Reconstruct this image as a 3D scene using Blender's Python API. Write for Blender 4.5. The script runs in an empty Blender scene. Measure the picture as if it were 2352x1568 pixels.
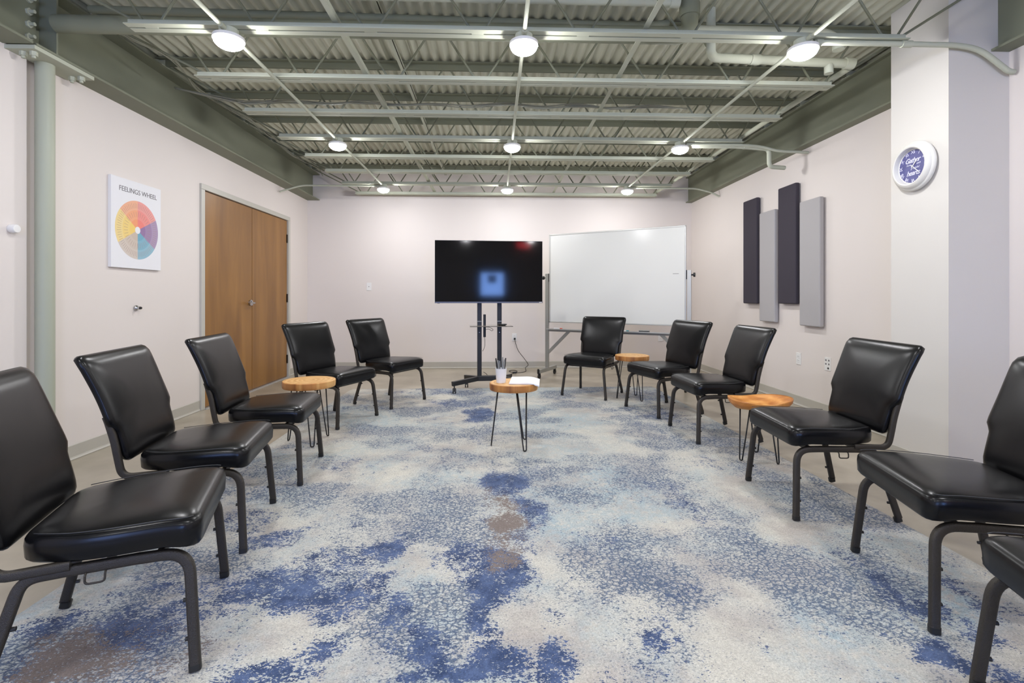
import bpy, bmesh, math, random
from mathutils import Vector, Matrix, noise
random.seed(7)
PI = math.pi
sc = bpy.context.scene
col = sc.collection

# ------------------------------------------------------------------ camera, light, exposure
YAW = math.atan(39 / 1110.7)
cd = bpy.data.cameras.new('camera'); cam = bpy.data.objects.new('camera', cd); col.objects.link(cam)
cam.location = (0, 0, 1.11); cam.rotation_euler = (PI / 2, 0, -YAW)
cd.sensor_width = 36; cd.lens = 36 * 1110.7 / 2352; cd.shift_y = -(784 - 681) / 2352; cd.clip_start = .05
sc.camera = cam
w = bpy.data.worlds.new('world'); sc.world = w; w.use_nodes = True
w.node_tree.nodes['Background'].inputs[0].default_value = (.05, .055, .06, 1)
w.node_tree.nodes['Background'].inputs[1].default_value = .3
LAMP = 246.0          # radiance of the lamp diffusers
DAY = 40.0            # radiance of the daylit door window behind the camera
sc.view_settings.view_transform = 'Standard'; sc.view_settings.look = 'None'
sc.view_settings.exposure = 0.0; sc.view_settings.gamma = 1.0
sc.view_settings.use_curve_mapping = False
sc.cycles.max_bounces = 10; sc.cycles.diffuse_bounces = 6; sc.cycles.glossy_bounces = 4
sc.cycles.sample_clamp_indirect = 6.0
sc.cycles.use_denoising = True
sc.cycles.caustics_reflective = False; sc.cycles.caustics_refractive = False

# ------------------------------------------------------------------ materials
def srgb(r, g, b):
    f = lambda c: (c / 255 / 12.92) if c / 255 <= .04045 else ((c / 255 + .055) / 1.055) ** 2.4
    return (f(r), f(g), f(b), 1)
def mat(name, color, rough=.5, metal=0, spec=.5, noise_amt=0, nscale=20, bump=0, bscale=200, emit=None, estr=0, coat=0, stretch=None, alpha=None):
    m = bpy.data.materials.new(name); m.use_nodes = True
    nt = m.node_tree; N = nt.nodes; L = nt.links; b = N['Principled BSDF']
    b.inputs['Base Color'].default_value = color; b.inputs['Roughness'].default_value = rough
    b.inputs['Metallic'].default_value = metal; b.inputs['Specular IOR Level'].default_value = spec
    b.inputs['Coat Weight'].default_value = coat
    tc = N.new('ShaderNodeTexCoord')
    src = tc.outputs['Object']
    if stretch:
        mp = N.new('ShaderNodeMapping'); mp.inputs['Scale'].default_value = stretch
        L.new(src, mp.inputs[0]); src = mp.outputs[0]
    if noise_amt:
        n = N.new('ShaderNodeTexNoise'); n.inputs['Scale'].default_value = nscale; n.inputs['Detail'].default_value = 5
        L.new(src, n.inputs['Vector'])
        r = N.new('ShaderNodeMapRange'); r.inputs[3].default_value = 1 - noise_amt; r.inputs[4].default_value = 1 + noise_amt
        L.new(n.outputs['Fac'], r.inputs[0])
        mx = N.new('ShaderNodeMix'); mx.data_type = 'RGBA'; mx.blend_type = 'MULTIPLY'; mx.inputs[0].default_value = 1
        mx.inputs[6].default_value = color; L.new(r.outputs[0], mx.inputs[7]); L.new(mx.outputs[2], b.inputs['Base Color'])
    if bump:
        n2 = N.new('ShaderNodeTexNoise'); n2.inputs['Scale'].default_value = bscale; n2.inputs['Detail'].default_value = 3
        L.new(src, n2.inputs['Vector'])
        bp = N.new('ShaderNodeBump'); bp.inputs['Strength'].default_value = bump; bp.inputs['Distance'].default_value = .004
        L.new(n2.outputs['Fac'], bp.inputs['Height']); L.new(bp.outputs[0], b.inputs['Normal'])
    if emit:
        b.inputs['Emission Color'].default_value = emit; b.inputs['Emission Strength'].default_value = estr
    if alpha is not None:
        b.inputs['Alpha'].default_value = alpha
    return m
M = {}
M['wall'] = mat('wall_paint', srgb(224, 216, 211), .62, noise_amt=.018, nscale=1.3, bump=.05, bscale=160)
M['pillar'] = mat('pillar_paint', srgb(215, 211, 205), .62, noise_amt=.015, nscale=1.3, bump=.05, bscale=160)
M['steel'] = mat('sage_painted_steel', srgb(126, 129, 111), .62, spec=.35, noise_amt=.06, nscale=4, bump=.05, bscale=60)
M['steel_light'] = mat('sage_painted_conduit', srgb(184, 187, 170), .85, spec=.15, noise_amt=.04, nscale=6)
M['column'] = mat('pale_green_column_paint', srgb(166, 170, 153), .5, noise_amt=.03, nscale=3)
M['deck'] = mat('sage_painted_deck', srgb(188, 189, 170), .6, noise_amt=.07, nscale=2.5)
M['base'] = mat('vinyl_baseboard', srgb(183, 179, 169), .45, noise_amt=.02, nscale=3)
M['jamb'] = mat('grey_door_frame', srgb(190, 187, 178), .4)
M['chrome'] = mat('brushed_metal', srgb(190, 190, 190), .25, metal=1)
M['darkmetal'] = mat('bronze_painted_hinge', srgb(70, 62, 55), .35, metal=.8)
M['frame'] = mat('hammered_bronze_tube', srgb(52, 47, 41), .42, metal=.3, spec=.6, noise_amt=.25, nscale=260, bump=.5, bscale=420)
M['vinyl'] = mat('black_vinyl', (.004, .004, .0046, 1), .27, spec=.27, noise_amt=.1, nscale=12, bump=.1, bscale=14)
M['seam'] = mat('black_stitching', (.03, .03, .032, 1), .4)
M['rubber'] = mat('black_plastic', (.012, .012, .012, 1), .45)
M['hairpin'] = mat('black_rod', (.014, .014, .015, 1), .4, metal=.4)
M['tvblack'] = mat('tv_stand_black', (.012, .012, .013, 1), .38, noise_amt=.05, nscale=30)
M['bezel'] = mat('tv_bezel_grey', srgb(92, 92, 98), .35, metal=.6)
M['screen'] = mat('glossy_screen', (.002, .002, .0024, 1), .07, spec=.22)
M['white'] = mat('white_plastic', srgb(232, 231, 229), .35)
M['cream'] = mat('white_clock_rim', srgb(222, 220, 214), .5)
M['paper'] = mat('white_paper', srgb(226, 227, 232), .7)
M['ceramic'] = mat('white_cup', srgb(226, 227, 229), .3)
M['alu'] = mat('silver_aluminium', srgb(198, 198, 194), .38, metal=.55)
M['alu_dark'] = mat('grey_aluminium', srgb(160, 160, 154), .4, metal=.4)
M['board'] = mat('whiteboard_surface', srgb(226, 226, 221), .16, spec=.45)
M['panel_dark'] = mat('charcoal_fabric', srgb(70, 66, 74), .9, spec=.15, noise_amt=.12, nscale=500, bump=.3, bscale=900)
M['panel_grey'] = mat('grey_fabric', srgb(176, 173, 174), .9, spec=.15, noise_amt=.06, nscale=500, bump=.3, bscale=900)
M['penblack'] = mat('pen_black', (.015, .015, .017, 1), .3)
M['pengrey'] = mat('pen_clear_grey', srgb(140, 142, 142), .2)
M['navy'] = mat('dial_navy_wood', srgb(88, 88, 138), .6, noise_amt=.3, nscale=9, stretch=(1, 1, 6))
M['lilac'] = mat('pale_lilac_paint', srgb(222, 221, 238), .6)
M['print'] = mat('poster_canvas', srgb(232, 232, 236), .8, bump=.05, bscale=600)
M['ink'] = mat('grey_ink', srgb(118, 114, 118), .8)
M['glassgrey'] = mat('smoked_glass_shelf', srgb(105, 100, 96), .1, spec=.6)
M['red'] = mat('marker_red', srgb(205, 75, 50), .4)
M['teal'] = mat('marker_teal', srgb(50, 130, 140), .4)
M['diffuser'] = mat('lamp_diffuser', (1, 1, 1, 1), .5, emit=(.985, .985, 1, 1), estr=LAMP)
M['fillglass'] = mat('added_window_glow', (.2, .3, .5, 1), .3, emit=(.3, .46, 1, 1), estr=11)  # blue fill glow for the added, unseen window on the rear wall
M['daylight'] = mat('daylit_pane', (.2, .3, .5, 1), .3, emit=(.22, .42, 1, 1), estr=DAY)
M['exitred'] = mat('exit_letters', (.6, .01, .01, 1), .4, emit=(1, .03, .05, 1), estr=40)
M['thresh'] = mat('aluminium_threshold', srgb(214, 220, 226), .25, metal=.7)
M['cable'] = mat('painted_cable', srgb(148, 148, 132), .5)
M['ivory'] = mat('ivory_plate', srgb(222, 214, 208), .4)

def wood(name, c1, c2, c3, scale=(1, 1, 1), nscale=3.0, rough=.4, wave=0, dist=2.0):
    m = bpy.data.materials.new(name); m.use_nodes = True
    nt = m.node_tree; N = nt.nodes; L = nt.links; b = N['Principled BSDF']
    tc = N.new('ShaderNodeTexCoord'); mp = N.new('ShaderNodeMapping'); mp.inputs['Scale'].default_value = scale
    L.new(tc.outputs['Object'], mp.inputs[0])
    n = N.new('ShaderNodeTexNoise'); n.inputs['Scale'].default_value = nscale; n.inputs['Detail'].default_value = 7
    n.inputs['Distortion'].default_value = dist; L.new(mp.outputs[0], n.inputs['Vector'])
    fac = n.outputs['Fac']
    if wave:
        wv = N.new('ShaderNodeTexWave'); wv.wave_type = 'RINGS'; wv.rings_direction = 'Z'
        wv.inputs['Scale'].default_value = wave; wv.inputs['Distortion'].default_value = 3.5; wv.inputs['Detail'].default_value = 3
        wv.inputs['Detail Scale'].default_value = 2.2
        L.new(mp.outputs[0], wv.inputs['Vector'])
        mm = N.new('ShaderNodeMath'); mm.operation = 'MULTIPLY_ADD'; mm.inputs[1].default_value = .3
        L.new(wv.outputs['Fac'], mm.inputs[0]); ms = N.new('ShaderNodeMath'); ms.operation = 'MULTIPLY'; ms.inputs[1].default_value = .7
        L.new(n.outputs['Fac'], ms.inputs[0]); L.new(ms.outputs[0], mm.inputs[2]); fac = mm.outputs[0]
    cr = N.new('ShaderNodeValToRGB'); cr.color_ramp.elements[0].position = .3; cr.color_ramp.elements[1].position = .7
    cr.color_ramp.elements[0].color = c1; cr.color_ramp.elements[1].color = c3
    e = cr.color_ramp.elements.new(.5); e.color = c2
    L.new(fac, cr.inputs[0]); L.new(cr.outputs[0], b.inputs['Base Color'])
    b.inputs['Roughness'].default_value = rough
    return m
M['door'] = wood('honey_birch_veneer', srgb(124, 84, 38), srgb(138, 96, 44), srgb(152, 108, 52), (2.2, 2.2, .3), 2.2, .36, dist=.7)
M['slab'] = wood('pale_round_slab', srgb(200, 148, 88), srgb(218, 170, 108), srgb(232, 190, 132), (1, 1, .3), 6, .42, wave=9)
M['bark'] = wood('slab_edge', srgb(128, 74, 34), srgb(188, 128, 66), srgb(222, 176, 112), (1, 1, .06), 9, .5, dist=.6)
M['teak'] = wood('honey_teak', srgb(176, 108, 48), srgb(206, 138, 68), srgb(226, 164, 92), (1, 1, 1), 5, .35, wave=3, dist=3)

def floor_material():
    m = bpy.data.materials.new('polished_concrete'); m.use_nodes = True
    nt = m.node_tree; N = nt.nodes; L = nt.links; b = N['Principled BSDF']
    tc = N.new('ShaderNodeTexCoord')
    n = N.new('ShaderNodeTexNoise'); n.inputs['Scale'].default_value = 1.7; n.inputs['Detail'].default_value = 8; n.inputs['Roughness'].default_value = .6
    L.new(tc.outputs['Object'], n.inputs['Vector'])
    cr = N.new('ShaderNodeValToRGB'); e = cr.color_ramp.elements
    e[0].position = .3; e[0].color = srgb(146, 137, 121); e[1].position = .7; e[1].color = srgb(182, 173, 157)
    L.new(n.outputs['Fac'], cr.inputs[0]); L.new(cr.outputs[0], b.inputs['Base Color'])
    b.inputs['Roughness'].default_value = .3; b.inputs['Specular IOR Level'].default_value = .4
    return m
M['floor'] = floor_material()

# ------------------------------------------------------------------ object helpers
def tag(o, label=None, cat=None, group=None, kind=None):
    if label: o['label'] = label
    if cat: o['category'] = cat
    if group: o['group'] = group
    if kind: o['kind'] = kind
    return o
def thing(name, label, cat, loc=(0, 0, 0), rz=0, group=None):
    o = bpy.data.objects.new(name, None); o.empty_display_size = .1; col.objects.link(o)
    o.location = loc; o.rotation_euler = (0, 0, rz)
    return tag(o, label, cat, group)
def obj(name, bm, m, parent=None, smooth=False, label=None, bev=0, recalc=True):
    if recalc: bmesh.ops.recalc_face_normals(bm, faces=bm.faces)
    me = bpy.data.meshes.new(name); bm.to_mesh(me); bm.free()
    for mm in (m if isinstance(m, (list, tuple)) else [m]): me.materials.append(M[mm] if isinstance(mm, str) else mm)
    if smooth:
        for p in me.polygons: p.use_smooth = True
        if smooth == 'angle':
            me.set_sharp_from_angle(angle=math.radians(38))
    o = bpy.data.objects.new(name, me); col.objects.link(o)
    if parent: o.parent = parent
    if label: o['label'] = label
    if bev:
        md = o.modifiers.new('edge', 'BEVEL'); md.width = bev; md.segments = 3; md.limit_method = 'ANGLE'; md.angle_limit = math.radians(40)
    return o
def struct(name, bm, m, parent=None, **k):
    o = obj(name, bm, m, parent, **k); o['kind'] = 'structure'; return o
def dup(root, loc=None, rz=None, label=None, name=None):
    r = root.copy(); col.objects.link(r)
    if loc is not None: r.location = loc
    if rz is not None: r.rotation_euler = (0, 0, rz)
    if label: r['label'] = label
    def rec(a, b):
        for ch in list(a.children):
            c = ch.copy(); col.objects.link(c); c.parent = b; rec(ch, c)
    rec(root, r)
    return r
def NB(): return bmesh.new()
def box(bm, x0, y0, z0, x1, y1, z1, mi=0):
    vs = [bm.verts.new(p) for p in ((x0, y0, z0), (x1, y0, z0), (x1, y1, z0), (x0, y1, z0), (x0, y0, z1), (x1, y0, z1), (x1, y1, z1), (x0, y1, z1))]
    for f in ((0, 3, 2, 1), (4, 5, 6, 7), (0, 1, 5, 4), (1, 2, 6, 5), (2, 3, 7, 6), (3, 0, 4, 7)):
        bm.faces.new([vs[i] for i in f]).material_index = mi
    return bm
def boxm(x0, y0, z0, x1, y1, z1): return box(NB(), x0, y0, z0, x1, y1, z1)
def cyl(bm, p0, p1, r0, r1=None, n=20, mi=0):
    r1 = r0 if r1 is None else r1
    p0 = Vector(p0); p1 = Vector(p1); d = (p1 - p0).normalized()
    a = d.orthogonal().normalized(); b = d.cross(a)
    A = [bm.verts.new(p0 + (a * math.cos(2 * PI * i / n) + b * math.sin(2 * PI * i / n)) * r0) for i in range(n)]
    B = [bm.verts.new(p1 + (a * math.cos(2 * PI * i / n) + b * math.sin(2 * PI * i / n)) * r1) for i in range(n)]
    for i in range(n):
        bm.faces.new((A[i], A[(i + 1) % n], B[(i + 1) % n], B[i])).material_index = mi
    bm.faces.new(A[::-1]).material_index = mi; bm.faces.new(B).material_index = mi
    return bm
def cylm(*a, **k): return cyl(NB(), *a, **k)
def smoothpath(pts, rad=.05, seg=6):
    """round the corners of a polyline"""
    P = [Vector(p) for p in pts]; out = [P[0]]
    for i in range(1, len(P) - 1):
        a, b, c = P[i - 1], P[i], P[i + 1]
        r = min(rad, (a - b).length * .48, (c - b).length * .48)
        p = b + (a - b).normalized() * r; q = b + (c - b).normalized() * r
        for k in range(seg + 1):
            t = k / seg; out.append(p * (1 - t) ** 2 + b * 2 * t * (1 - t) + q * t * t)
    out.append(P[-1]); return out
def catmull(pts, seg=6):
    P = [Vector(p) for p in pts]; P = [P[0] * 2 - P[1]] + P + [P[-1] * 2 - P[-2]]; out = []
    for i in range(1, len(P) - 2):
        for k in range(seg):
            t = k / seg
            out.append(.5 * ((2 * P[i]) + (-P[i - 1] + P[i + 1]) * t + (2 * P[i - 1] - 5 * P[i] + 4 * P[i + 1] - P[i + 2]) * t * t + (-P[i - 1] + 3 * P[i] - 3 * P[i + 1] + P[i + 2]) * t ** 3))
    out.append(P[-2]); return out
def tube(bm, pts, r, n=10):
    P = [Vector(p) for p in pts]; rings = []; up = None
    for i, p in enumerate(P):
        t = ((P[min(i + 1, len(P) - 1)] - P[max(i - 1, 0)])).normalized()
        if up is None: up = t.orthogonal().normalized()
        up = (up - t * up.dot(t)).normalized(); s = t.cross(up)
        rings.append([bm.verts.new(p + (up * math.cos(2 * PI * k / n) + s * math.sin(2 * PI * k / n)) * r) for k in range(n)])
    for a, b in zip(rings, rings[1:]):
        for k in range(n): bm.faces.new((a[k], a[(k + 1) % n], b[(k + 1) % n], b[k]))
    bm.faces.new(rings[0][::-1]); bm.faces.new(rings[-1]); return bm
def tubem(*a, **k): return tube(NB(), *a, **k)
def rprof(w, h, r, n=3):
    out = []
    for cx, cy, a0 in ((w / 2 - r, h / 2 - r, 0), (-w / 2 + r, h / 2 - r, 90), (-w / 2 + r, -h / 2 + r, 180), (w / 2 - r, -h / 2 + r, 270)):
        for k in range(n + 1):
            a = math.radians(a0 + 90 * k / n); out.append((cx + r * math.cos(a), cy + r * math.sin(a)))
    return out
def sweep(bm, pts, prof, axis=Vector((1, 0, 0))):
    """prof (a, b): a along axis, b in the plane normal to the path"""
    P = [Vector(p) for p in pts]; rings = []
    for i, p in enumerate(P):
        t = (P[min(i + 1, len(P) - 1)] - P[max(i - 1, 0)]).normalized()
        a = (axis - t * axis.dot(t)).normalized(); b = t.cross(a)
        rings.append([bm.verts.new(p + a * x + b * y) for x, y in prof])
    n = len(prof)
    for A, B in zip(rings, rings[1:]):
        for k in range(n): bm.faces.new((A[k], A[(k + 1) % n], B[(k + 1) % n], B[k]))
    bm.faces.new(rings[0][::-1]); bm.faces.new(rings[-1]); return bm
def lathe(bm, prof, n=40, mtx=Matrix(), mi=None):
    """prof (r, z) around local z"""
    rings = []
    for r, z in prof:
        rings.append([bm.verts.new(mtx @ Vector((r * math.cos(2 * PI * k / n), r * math.sin(2 * PI * k / n), z))) for k in range(n)] if r > 1e-6 else [bm.verts.new(mtx @ Vector((0, 0, z)))])
    for j, (A, B) in enumerate(zip(rings, rings[1:])):
        for k in range(n):
            if len(A) == 1 and len(B) == 1: continue
            if len(A) == 1: f = bm.faces.new((A[0], B[(k + 1) % n], B[k]))
            elif len(B) == 1: f = bm.faces.new((A[k], A[(k + 1) % n], B[0]))
            else: f = bm.faces.new((A[k], A[(k + 1) % n], B[(k + 1) % n], B[k]))
            if mi: f.material_index = mi[j]
    return bm
def prism(bm, outline, z0, z1):
    A = [bm.verts.new((x, y, z0)) for x, y in outline]; B = [bm.verts.new((x, y, z1)) for x, y in outline]
    n = len(A)
    for k in range(n): bm.faces.new((A[k], A[(k + 1) % n], B[(k + 1) % n], B[k]))
    bm.faces.new(A[::-1]); bm.faces.new(B); return bm
FACE_ROOM = {'back': 0.0, 'left': PI / 2, 'right': -PI / 2}
def text_mesh(txt, size, extrude=.0006, shear=0, space=1.0, bold=0):
    cu = bpy.data.curves.new('text', 'FONT'); cu.body = txt; cu.size = size; cu.extrude = extrude
    cu.align_x = 'CENTER'; cu.align_y = 'CENTER'; cu.shear = shear; cu.space_character = space; cu.offset = bold
    cu.resolution_u = 3
    t = bpy.data.objects.new('text', cu); col.objects.link(t)
    dg = bpy.context.evaluated_depsgraph_get(); me = bpy.data.meshes.new_from_object(t.evaluated_get(dg))
    bpy.data.objects.remove(t)
    return me
def put_text(bm, txt, size, x, z, y, rot=0, **k):
    """adds text lying in the x-z plane facing -y"""
    me = text_mesh(txt, size, **k)
    mt = Matrix.Translation((x, y, z)) @ Matrix.Rotation(rot, 4, 'Y') @ Matrix.Rotation(PI / 2, 4, 'X')
    me.transform(mt); bm.from_mesh(me); bpy.data.meshes.remove(me)
    return bm

# ------------------------------------------------------------------ the room
XL, XR, YB, YR = -2.875, 3.10, 7.525, -3.4
ZT = 3.05
struct('floor', boxm(-3.3, YR - .15, -.1, 3.3, YB + .15, 0), 'floor')
# corrugated steel deck, flutes running away from the camera
bm = NB(); pitch, amp = .079, .0125; nx = int(6.0 / pitch * 8); xs = [-3.02 + 6.24 * i / nx for i in range(nx + 1)]
def wave(x):
    s = math.sin(2 * PI * x / pitch); return ZT + .013 + amp * math.copysign(min(1, abs(s) * 1.18), s)
rows = [[bm.verts.new((x, y, wave(x))) for x in xs] for y in (YR, 0, 3.5, YB)]
for a, b in zip(rows, rows[1:]):
    for i in range(nx): bm.faces.new((a[i], b[i], b[i + 1], a[i + 1]))
box(bm, -3.05, YR, ZT + .05, 3.25, YB + .1, ZT + .12)
struct('ceiling', bm, 'deck', smooth='angle', recalc=False)
# back wall
struct('wall_back', boxm(XL - .12, YB, 0, XR + .12, YB + .12, ZT + .04), 'wall')
# left wall with the slot behind the pipe column, and the opening of the double doors
DY0, DY1, DZ = 4.865, 6.797, 2.165
bm = NB()
box(bm, XL - .12, DY1, 0, XL, YB, 2.97)
box(bm, XL - .12, DY0, DZ, XL, DY1, 2.97)
box(bm, XL - .12, 3.20, 0, XL, DY0, 2.97)
box(bm, XL - .12, 3.06, 0, XL - .03, 3.20, 2.97)
box(bm, XL - .12, YR, 0, XL + .012, 3.06, 2.97)
struct('wall_left', bm, 'wall')
# right wall and its pillar
bm = NB(); box(bm, XR, YR, 0, XR + .12, YB, 2.97)
struct('wall_right', bm, 'wall')
PX, PY0, PY1 = 2.722, 2.81, 3.232
struct('wall_right_pillar', boxm(PX, PY0, 0, XR, PY1, ZT), 'pillar')
# rear wall behind the camera with the daylit window of a door
bm = NB()
WX0, WX1, WZ0, WZ1 = .53, 1.20, 1.13, 1.85
WX0, WX1, WZ0, WZ1 = -2.25, -1.35, .95, 2.0
struct('wall_rear', boxm(XL - .12, YR - .12, 0, XR + .12, YR, ZT), 'wall')

# baseboards with a small toe
def baseboard(name, pts, out):
    """pts polyline on the floor, out = direction away from the wall"""
    bm = NB()
    prof = [(0, 0), (.014, 0), (.016, .006), (.009, .014), (.006, .022), (.006, .098), (.003, .102), (0, .102)]
    for (a, b, o) in zip(pts, pts[1:], out):
        o = Vector((o[0], o[1], 0))
        A = [bm.verts.new(Vector((a[0], a[1], z)) + o * d) for d, z in prof]
        B = [bm.verts.new(Vector((b[0], b[1], z)) + o * d) for d, z in prof]
        n = len(prof)
        for k in range(n): bm.faces.new((A[k], A[(k + 1) % n], B[(k + 1) % n], B[k]))
        bm.faces.new(A[::-1]); bm.faces.new(B)
    return struct(name, bm, 'base')
baseboard('baseboard_back', [(XL, YB), (XR, YB)], [(0, -1)])
baseboard('baseboard_left', [(XL, 3.20), (XL, 4.805)], [(1, 0)])
baseboard('baseboard_left_far', [(XL, 6.857), (XL, YB)], [(1, 0)])
baseboard('baseboard_left_near', [(XL + .012, YR), (XL + .012, 3.06)], [(1, 0)])
baseboard('baseboard_right', [(XR, PY1), (XR, YB)], [(-1, 0)])
baseboard('baseboard_pillar', [(XR, PY0), (PX, PY0), (PX, PY1)], [(0, -1), (-1, 0)])
baseboard('baseboard_right_near', [(XR, YR), (XR, PY0)], [(-1, 0)])

# double doors (left wall): frame, two leaves, hinges, lever
bm = NB(); fx = XL + .022
for y0, y1 in ((DY0 - .055, DY0 + .002), (DY1 - .002, DY1 + .055)): box(bm, XL - .06, y0, 0, fx, y1, DZ - .004)
box(bm, XL - .06, DY0 - .055, DZ - .004, fx, DY1 + .055, DZ + .05)
fr = struct('door_1', bm, 'jamb', bev=.004)
ym = 5.836
for i, (y0, y1) in enumerate(((DY0 + .006, ym - .005), (ym + .005, DY1 - .006))):
    lf = struct('door_leaf', boxm(XL - .045, y0, .012, XL - .002, y1, DZ - .010), 'door', fr, bev=.002)
    yh = y0 if i == 0 else y1
    for z in (.25, 1.09, 1.91):
        h = obj('hinge', NB() if False else cyl(box(NB(), XL - .003, yh - .018, z - .056, XL + .001, yh + .018, z + .056), (XL + .006, yh, z - .057), (XL + .006, yh, z + .057), .0075, n=12), 'chrome' if i == 0 else 'darkmetal', lf, label='chrome hinge' if i == 0 else 'dark bronze hinge')
        h['kind'] = 'structure'
    if i == 0:
        ly = 5.785; lz = 1.035
        bm = cylm((XL - .002, ly, lz + .004), (XL + .014, ly, lz + .004), .034, n=28)
        cyl(bm, (XL + .012, ly, lz), (XL + .05, ly, lz), .011, n=16)
        tube(bm, smoothpath([(XL + .05, ly + .004, lz), (XL + .052, ly - .06, lz), (XL + .05, ly - .11, lz - .003)], .02), .0095, n=12)
        cyl(bm, (XL + .014, ly, lz + .02), (XL + .02, ly, lz + .02), .008, n=12)
        hd = struct('door_handle', bm, 'chrome', lf, smooth='angle')
        bm = boxm(XL - .004, ly + .035, lz - .028, XL + .006, ly + .056, lz + .028)
        struct('latch_plate', bm, 'chrome', lf)
struct('door_backing', boxm(XL - .11, DY0 - .05, 0, XL - .09, DY1 + .05, DZ + .04), 'rubber', fr)
struct('door_threshold', boxm(XL - .1, DY0, 0, XL + .035, DY1, .009), 'thresh', fr)

# ------------------------------------------------------------------ steelwork
def ibeam(bm, x_in, x_web, x_out, y0, y1, zb=2.585, zt=2.985, t=.014):
    box(bm, min(x_in, x_out), y0, zb, max(x_in, x_out), y1, zb + t)
    box(bm, min(x_in, x_out), y0, zt - t, max(x_in, x_out), y1, zt)
    box(bm, x_web - .005, y0, zb, x_web + .005, y1, zt)
    return bm
def steel_beam(label, xs, y0, y1, stiff=(), plates=False):
    t = thing('steel_beam', label, 'beam', ((xs[0] + xs[2]) / 2, (y0 + y1) / 2, 2.585))
    ox, oy, oz = t.location
    def P(name, bm, m='steel', **k):
        bmesh.ops.translate(bm, vec=(-ox, -oy, -oz), verts=bm.verts); return obj(name, bm, m, t, **k)
    t0 = .014; a, b = min(xs[0], xs[2]), max(xs[0], xs[2])
    P('bottom_flange', boxm(a, y0, 2.585, b, y1, 2.585 + t0))
    P('top_flange', boxm(a, y0, 2.985 - t0, b, y1, 2.985))
    P('web', boxm(xs[1] - .006, y0, 2.585 + t0, xs[1] + .006, y1, 2.985 - t0))
    for y in stiff:
        P('stiffener', boxm(min(xs[0], xs[1]), y - .006, 2.599, max(xs[0], xs[1]), y + .006, 2.971))
    return t, P
tb, Pb = steel_beam('deep sage green steel beam above the double doors and poster', (-2.69, -2.80, XL), 2.935, YB - .002, stiff=(3.07,))
tn, Pn = steel_beam('sage steel beam with bolted splice plate, butting the pipe column', (-2.69, -2.80, XL), YR, 2.915)
Pn('splice_plate', boxm(-2.794, 2.72, 2.63, -2.784, 3.035, 2.96))
for z in (2.66, 2.735, 2.81, 2.885, 2.94):
    b_ = cylm((-2.784, 2.985, z), (-2.773, 2.985, z), .022, n=6); cyl(b_, (-2.774, 2.985, z), (-2.745, 2.985, z), .0105, n=12)
    Pn('bolt', b_, 'steel_light')
steel_beam('sage green steel beam above the acoustic panels', (3.005, 3.05, XR), PY1 + .002, YB - .002)
steel_beam('sage green steel beam end on the camera side of the white pillar', (2.985, 3.035, XR), YR, PY0 - .002)

# pipe column
t = thing('pipe_column', 'pale green round steel pipe column against the wall', 'column', (-2.812, 3.124, 0))
obj('shaft', cylm((0, 0, .012), (0, 0, 2.560), .048, n=40), 'column', t, smooth='angle')
obj('base_plate', boxm(-.055, -.06, 0, .09, .09, .012), 'steel_light', t)
obj('cap_plate', boxm(-.055, -.20, 2.560, .122, .22, 2.583), 'steel_light', t)
for x, y in ((.08, -.16), (.02, -.16), (.08, .17), (.02, .17)):
    b_ = cylm((x, y, 2.535), (x, y, 2.560), .019, n=6); cyl(b_, (x, y, 2.522), (x, y, 2.537), .010, n=12)
    obj('bolt', b_, 'steel_light', t)

# open-web joists
JY = [2.79 + .632 * k for k in range(8)]
JL = ['nearest the camera, carrying the first lamp row', 'between the first lamp row and the cable-carrying joist', 'with loose cables lying along it',
      'carrying the middle lamp row', 'just past the middle lamp row', 'second past the middle lamp row', 'carrying the last lamp row', 'closest to the back wall']
BX0, BX1 = -2.055, 2.43
def make_joist():
    r = thing('bar_joist', 'x', 'joist', (0, 0, 2.62), 0, 'open-web steel ceiling joists')
    bm = NB()
    for s in (-1, 1):
        box(bm, BX0, min(s * .006, s * .046), 0, BX1, max(s * .006, s * .046), .005)
        box(bm, BX0, min(s * .006, s * .011), .005, BX1, max(s * .006, s * .011), .042)
    for k in range(-3, 5):
        x = -.10 + .61 * k
        if BX0 < x < BX1: box(bm, x - .035, -.0065, .001, x + .035, .0065, .03)
    obj('bottom_chord', bm, 'steel_light', r)
    bm = NB()
    for s in (-1, 1):
        box(bm, -2.735, min(s * .006, s * .011), .374, 3.02, max(s * .006, s * .011), .425)
        box(bm, -2.735, min(s * .006, s * .05), .420, 3.02, max(s * .006, s * .05), .428)
    obj('top_chord', bm, 'steel', r)
    bm = NB(); rr = .0075; nodes = [-.10 + .61 * k for k in range(-3, 5)]
    nodes = [x for x in nodes if BX0 + .02 < x < BX1 - .02]
    for x in nodes:
        for s in (-1, 1):
            xt = x + s * .275
            cyl(bm, (x + s * .035, 0, .02), (xt, 0, .385), rr, n=8)
    cyl(bm, (nodes[0] - .05, 0, .02), (-2.70, 0, .385), rr, n=8)
    cyl(bm, (nodes[-1] + .05, 0, .02), (2.97, 0, .385), rr, n=8)
    obj('web', bm, 'steel', r, smooth='angle')
    for x0, x1 in ((-2.80, -2.69), (3.01, 3.095)):
        obj('bearing_seat', box(boxm(x0, -.05, .366, x1, .05, .374), x0, -.012, .374, x1, .012, .427), 'steel_light', r)
    return r
J = make_joist()
for k, y in enumerate(JY):
    o = J if k == 0 else dup(J)
    o.location = (0, y, 2.62); o['label'] = 'sage open-web ceiling joist ' + JL[k]
for y, s in ((2.79 - .632, 'just behind the first lamp row'), ):
    o = dup(J); o.location = (0, y, 2.62); o['label'] = 'sage open-web ceiling joist above the camera'

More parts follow.
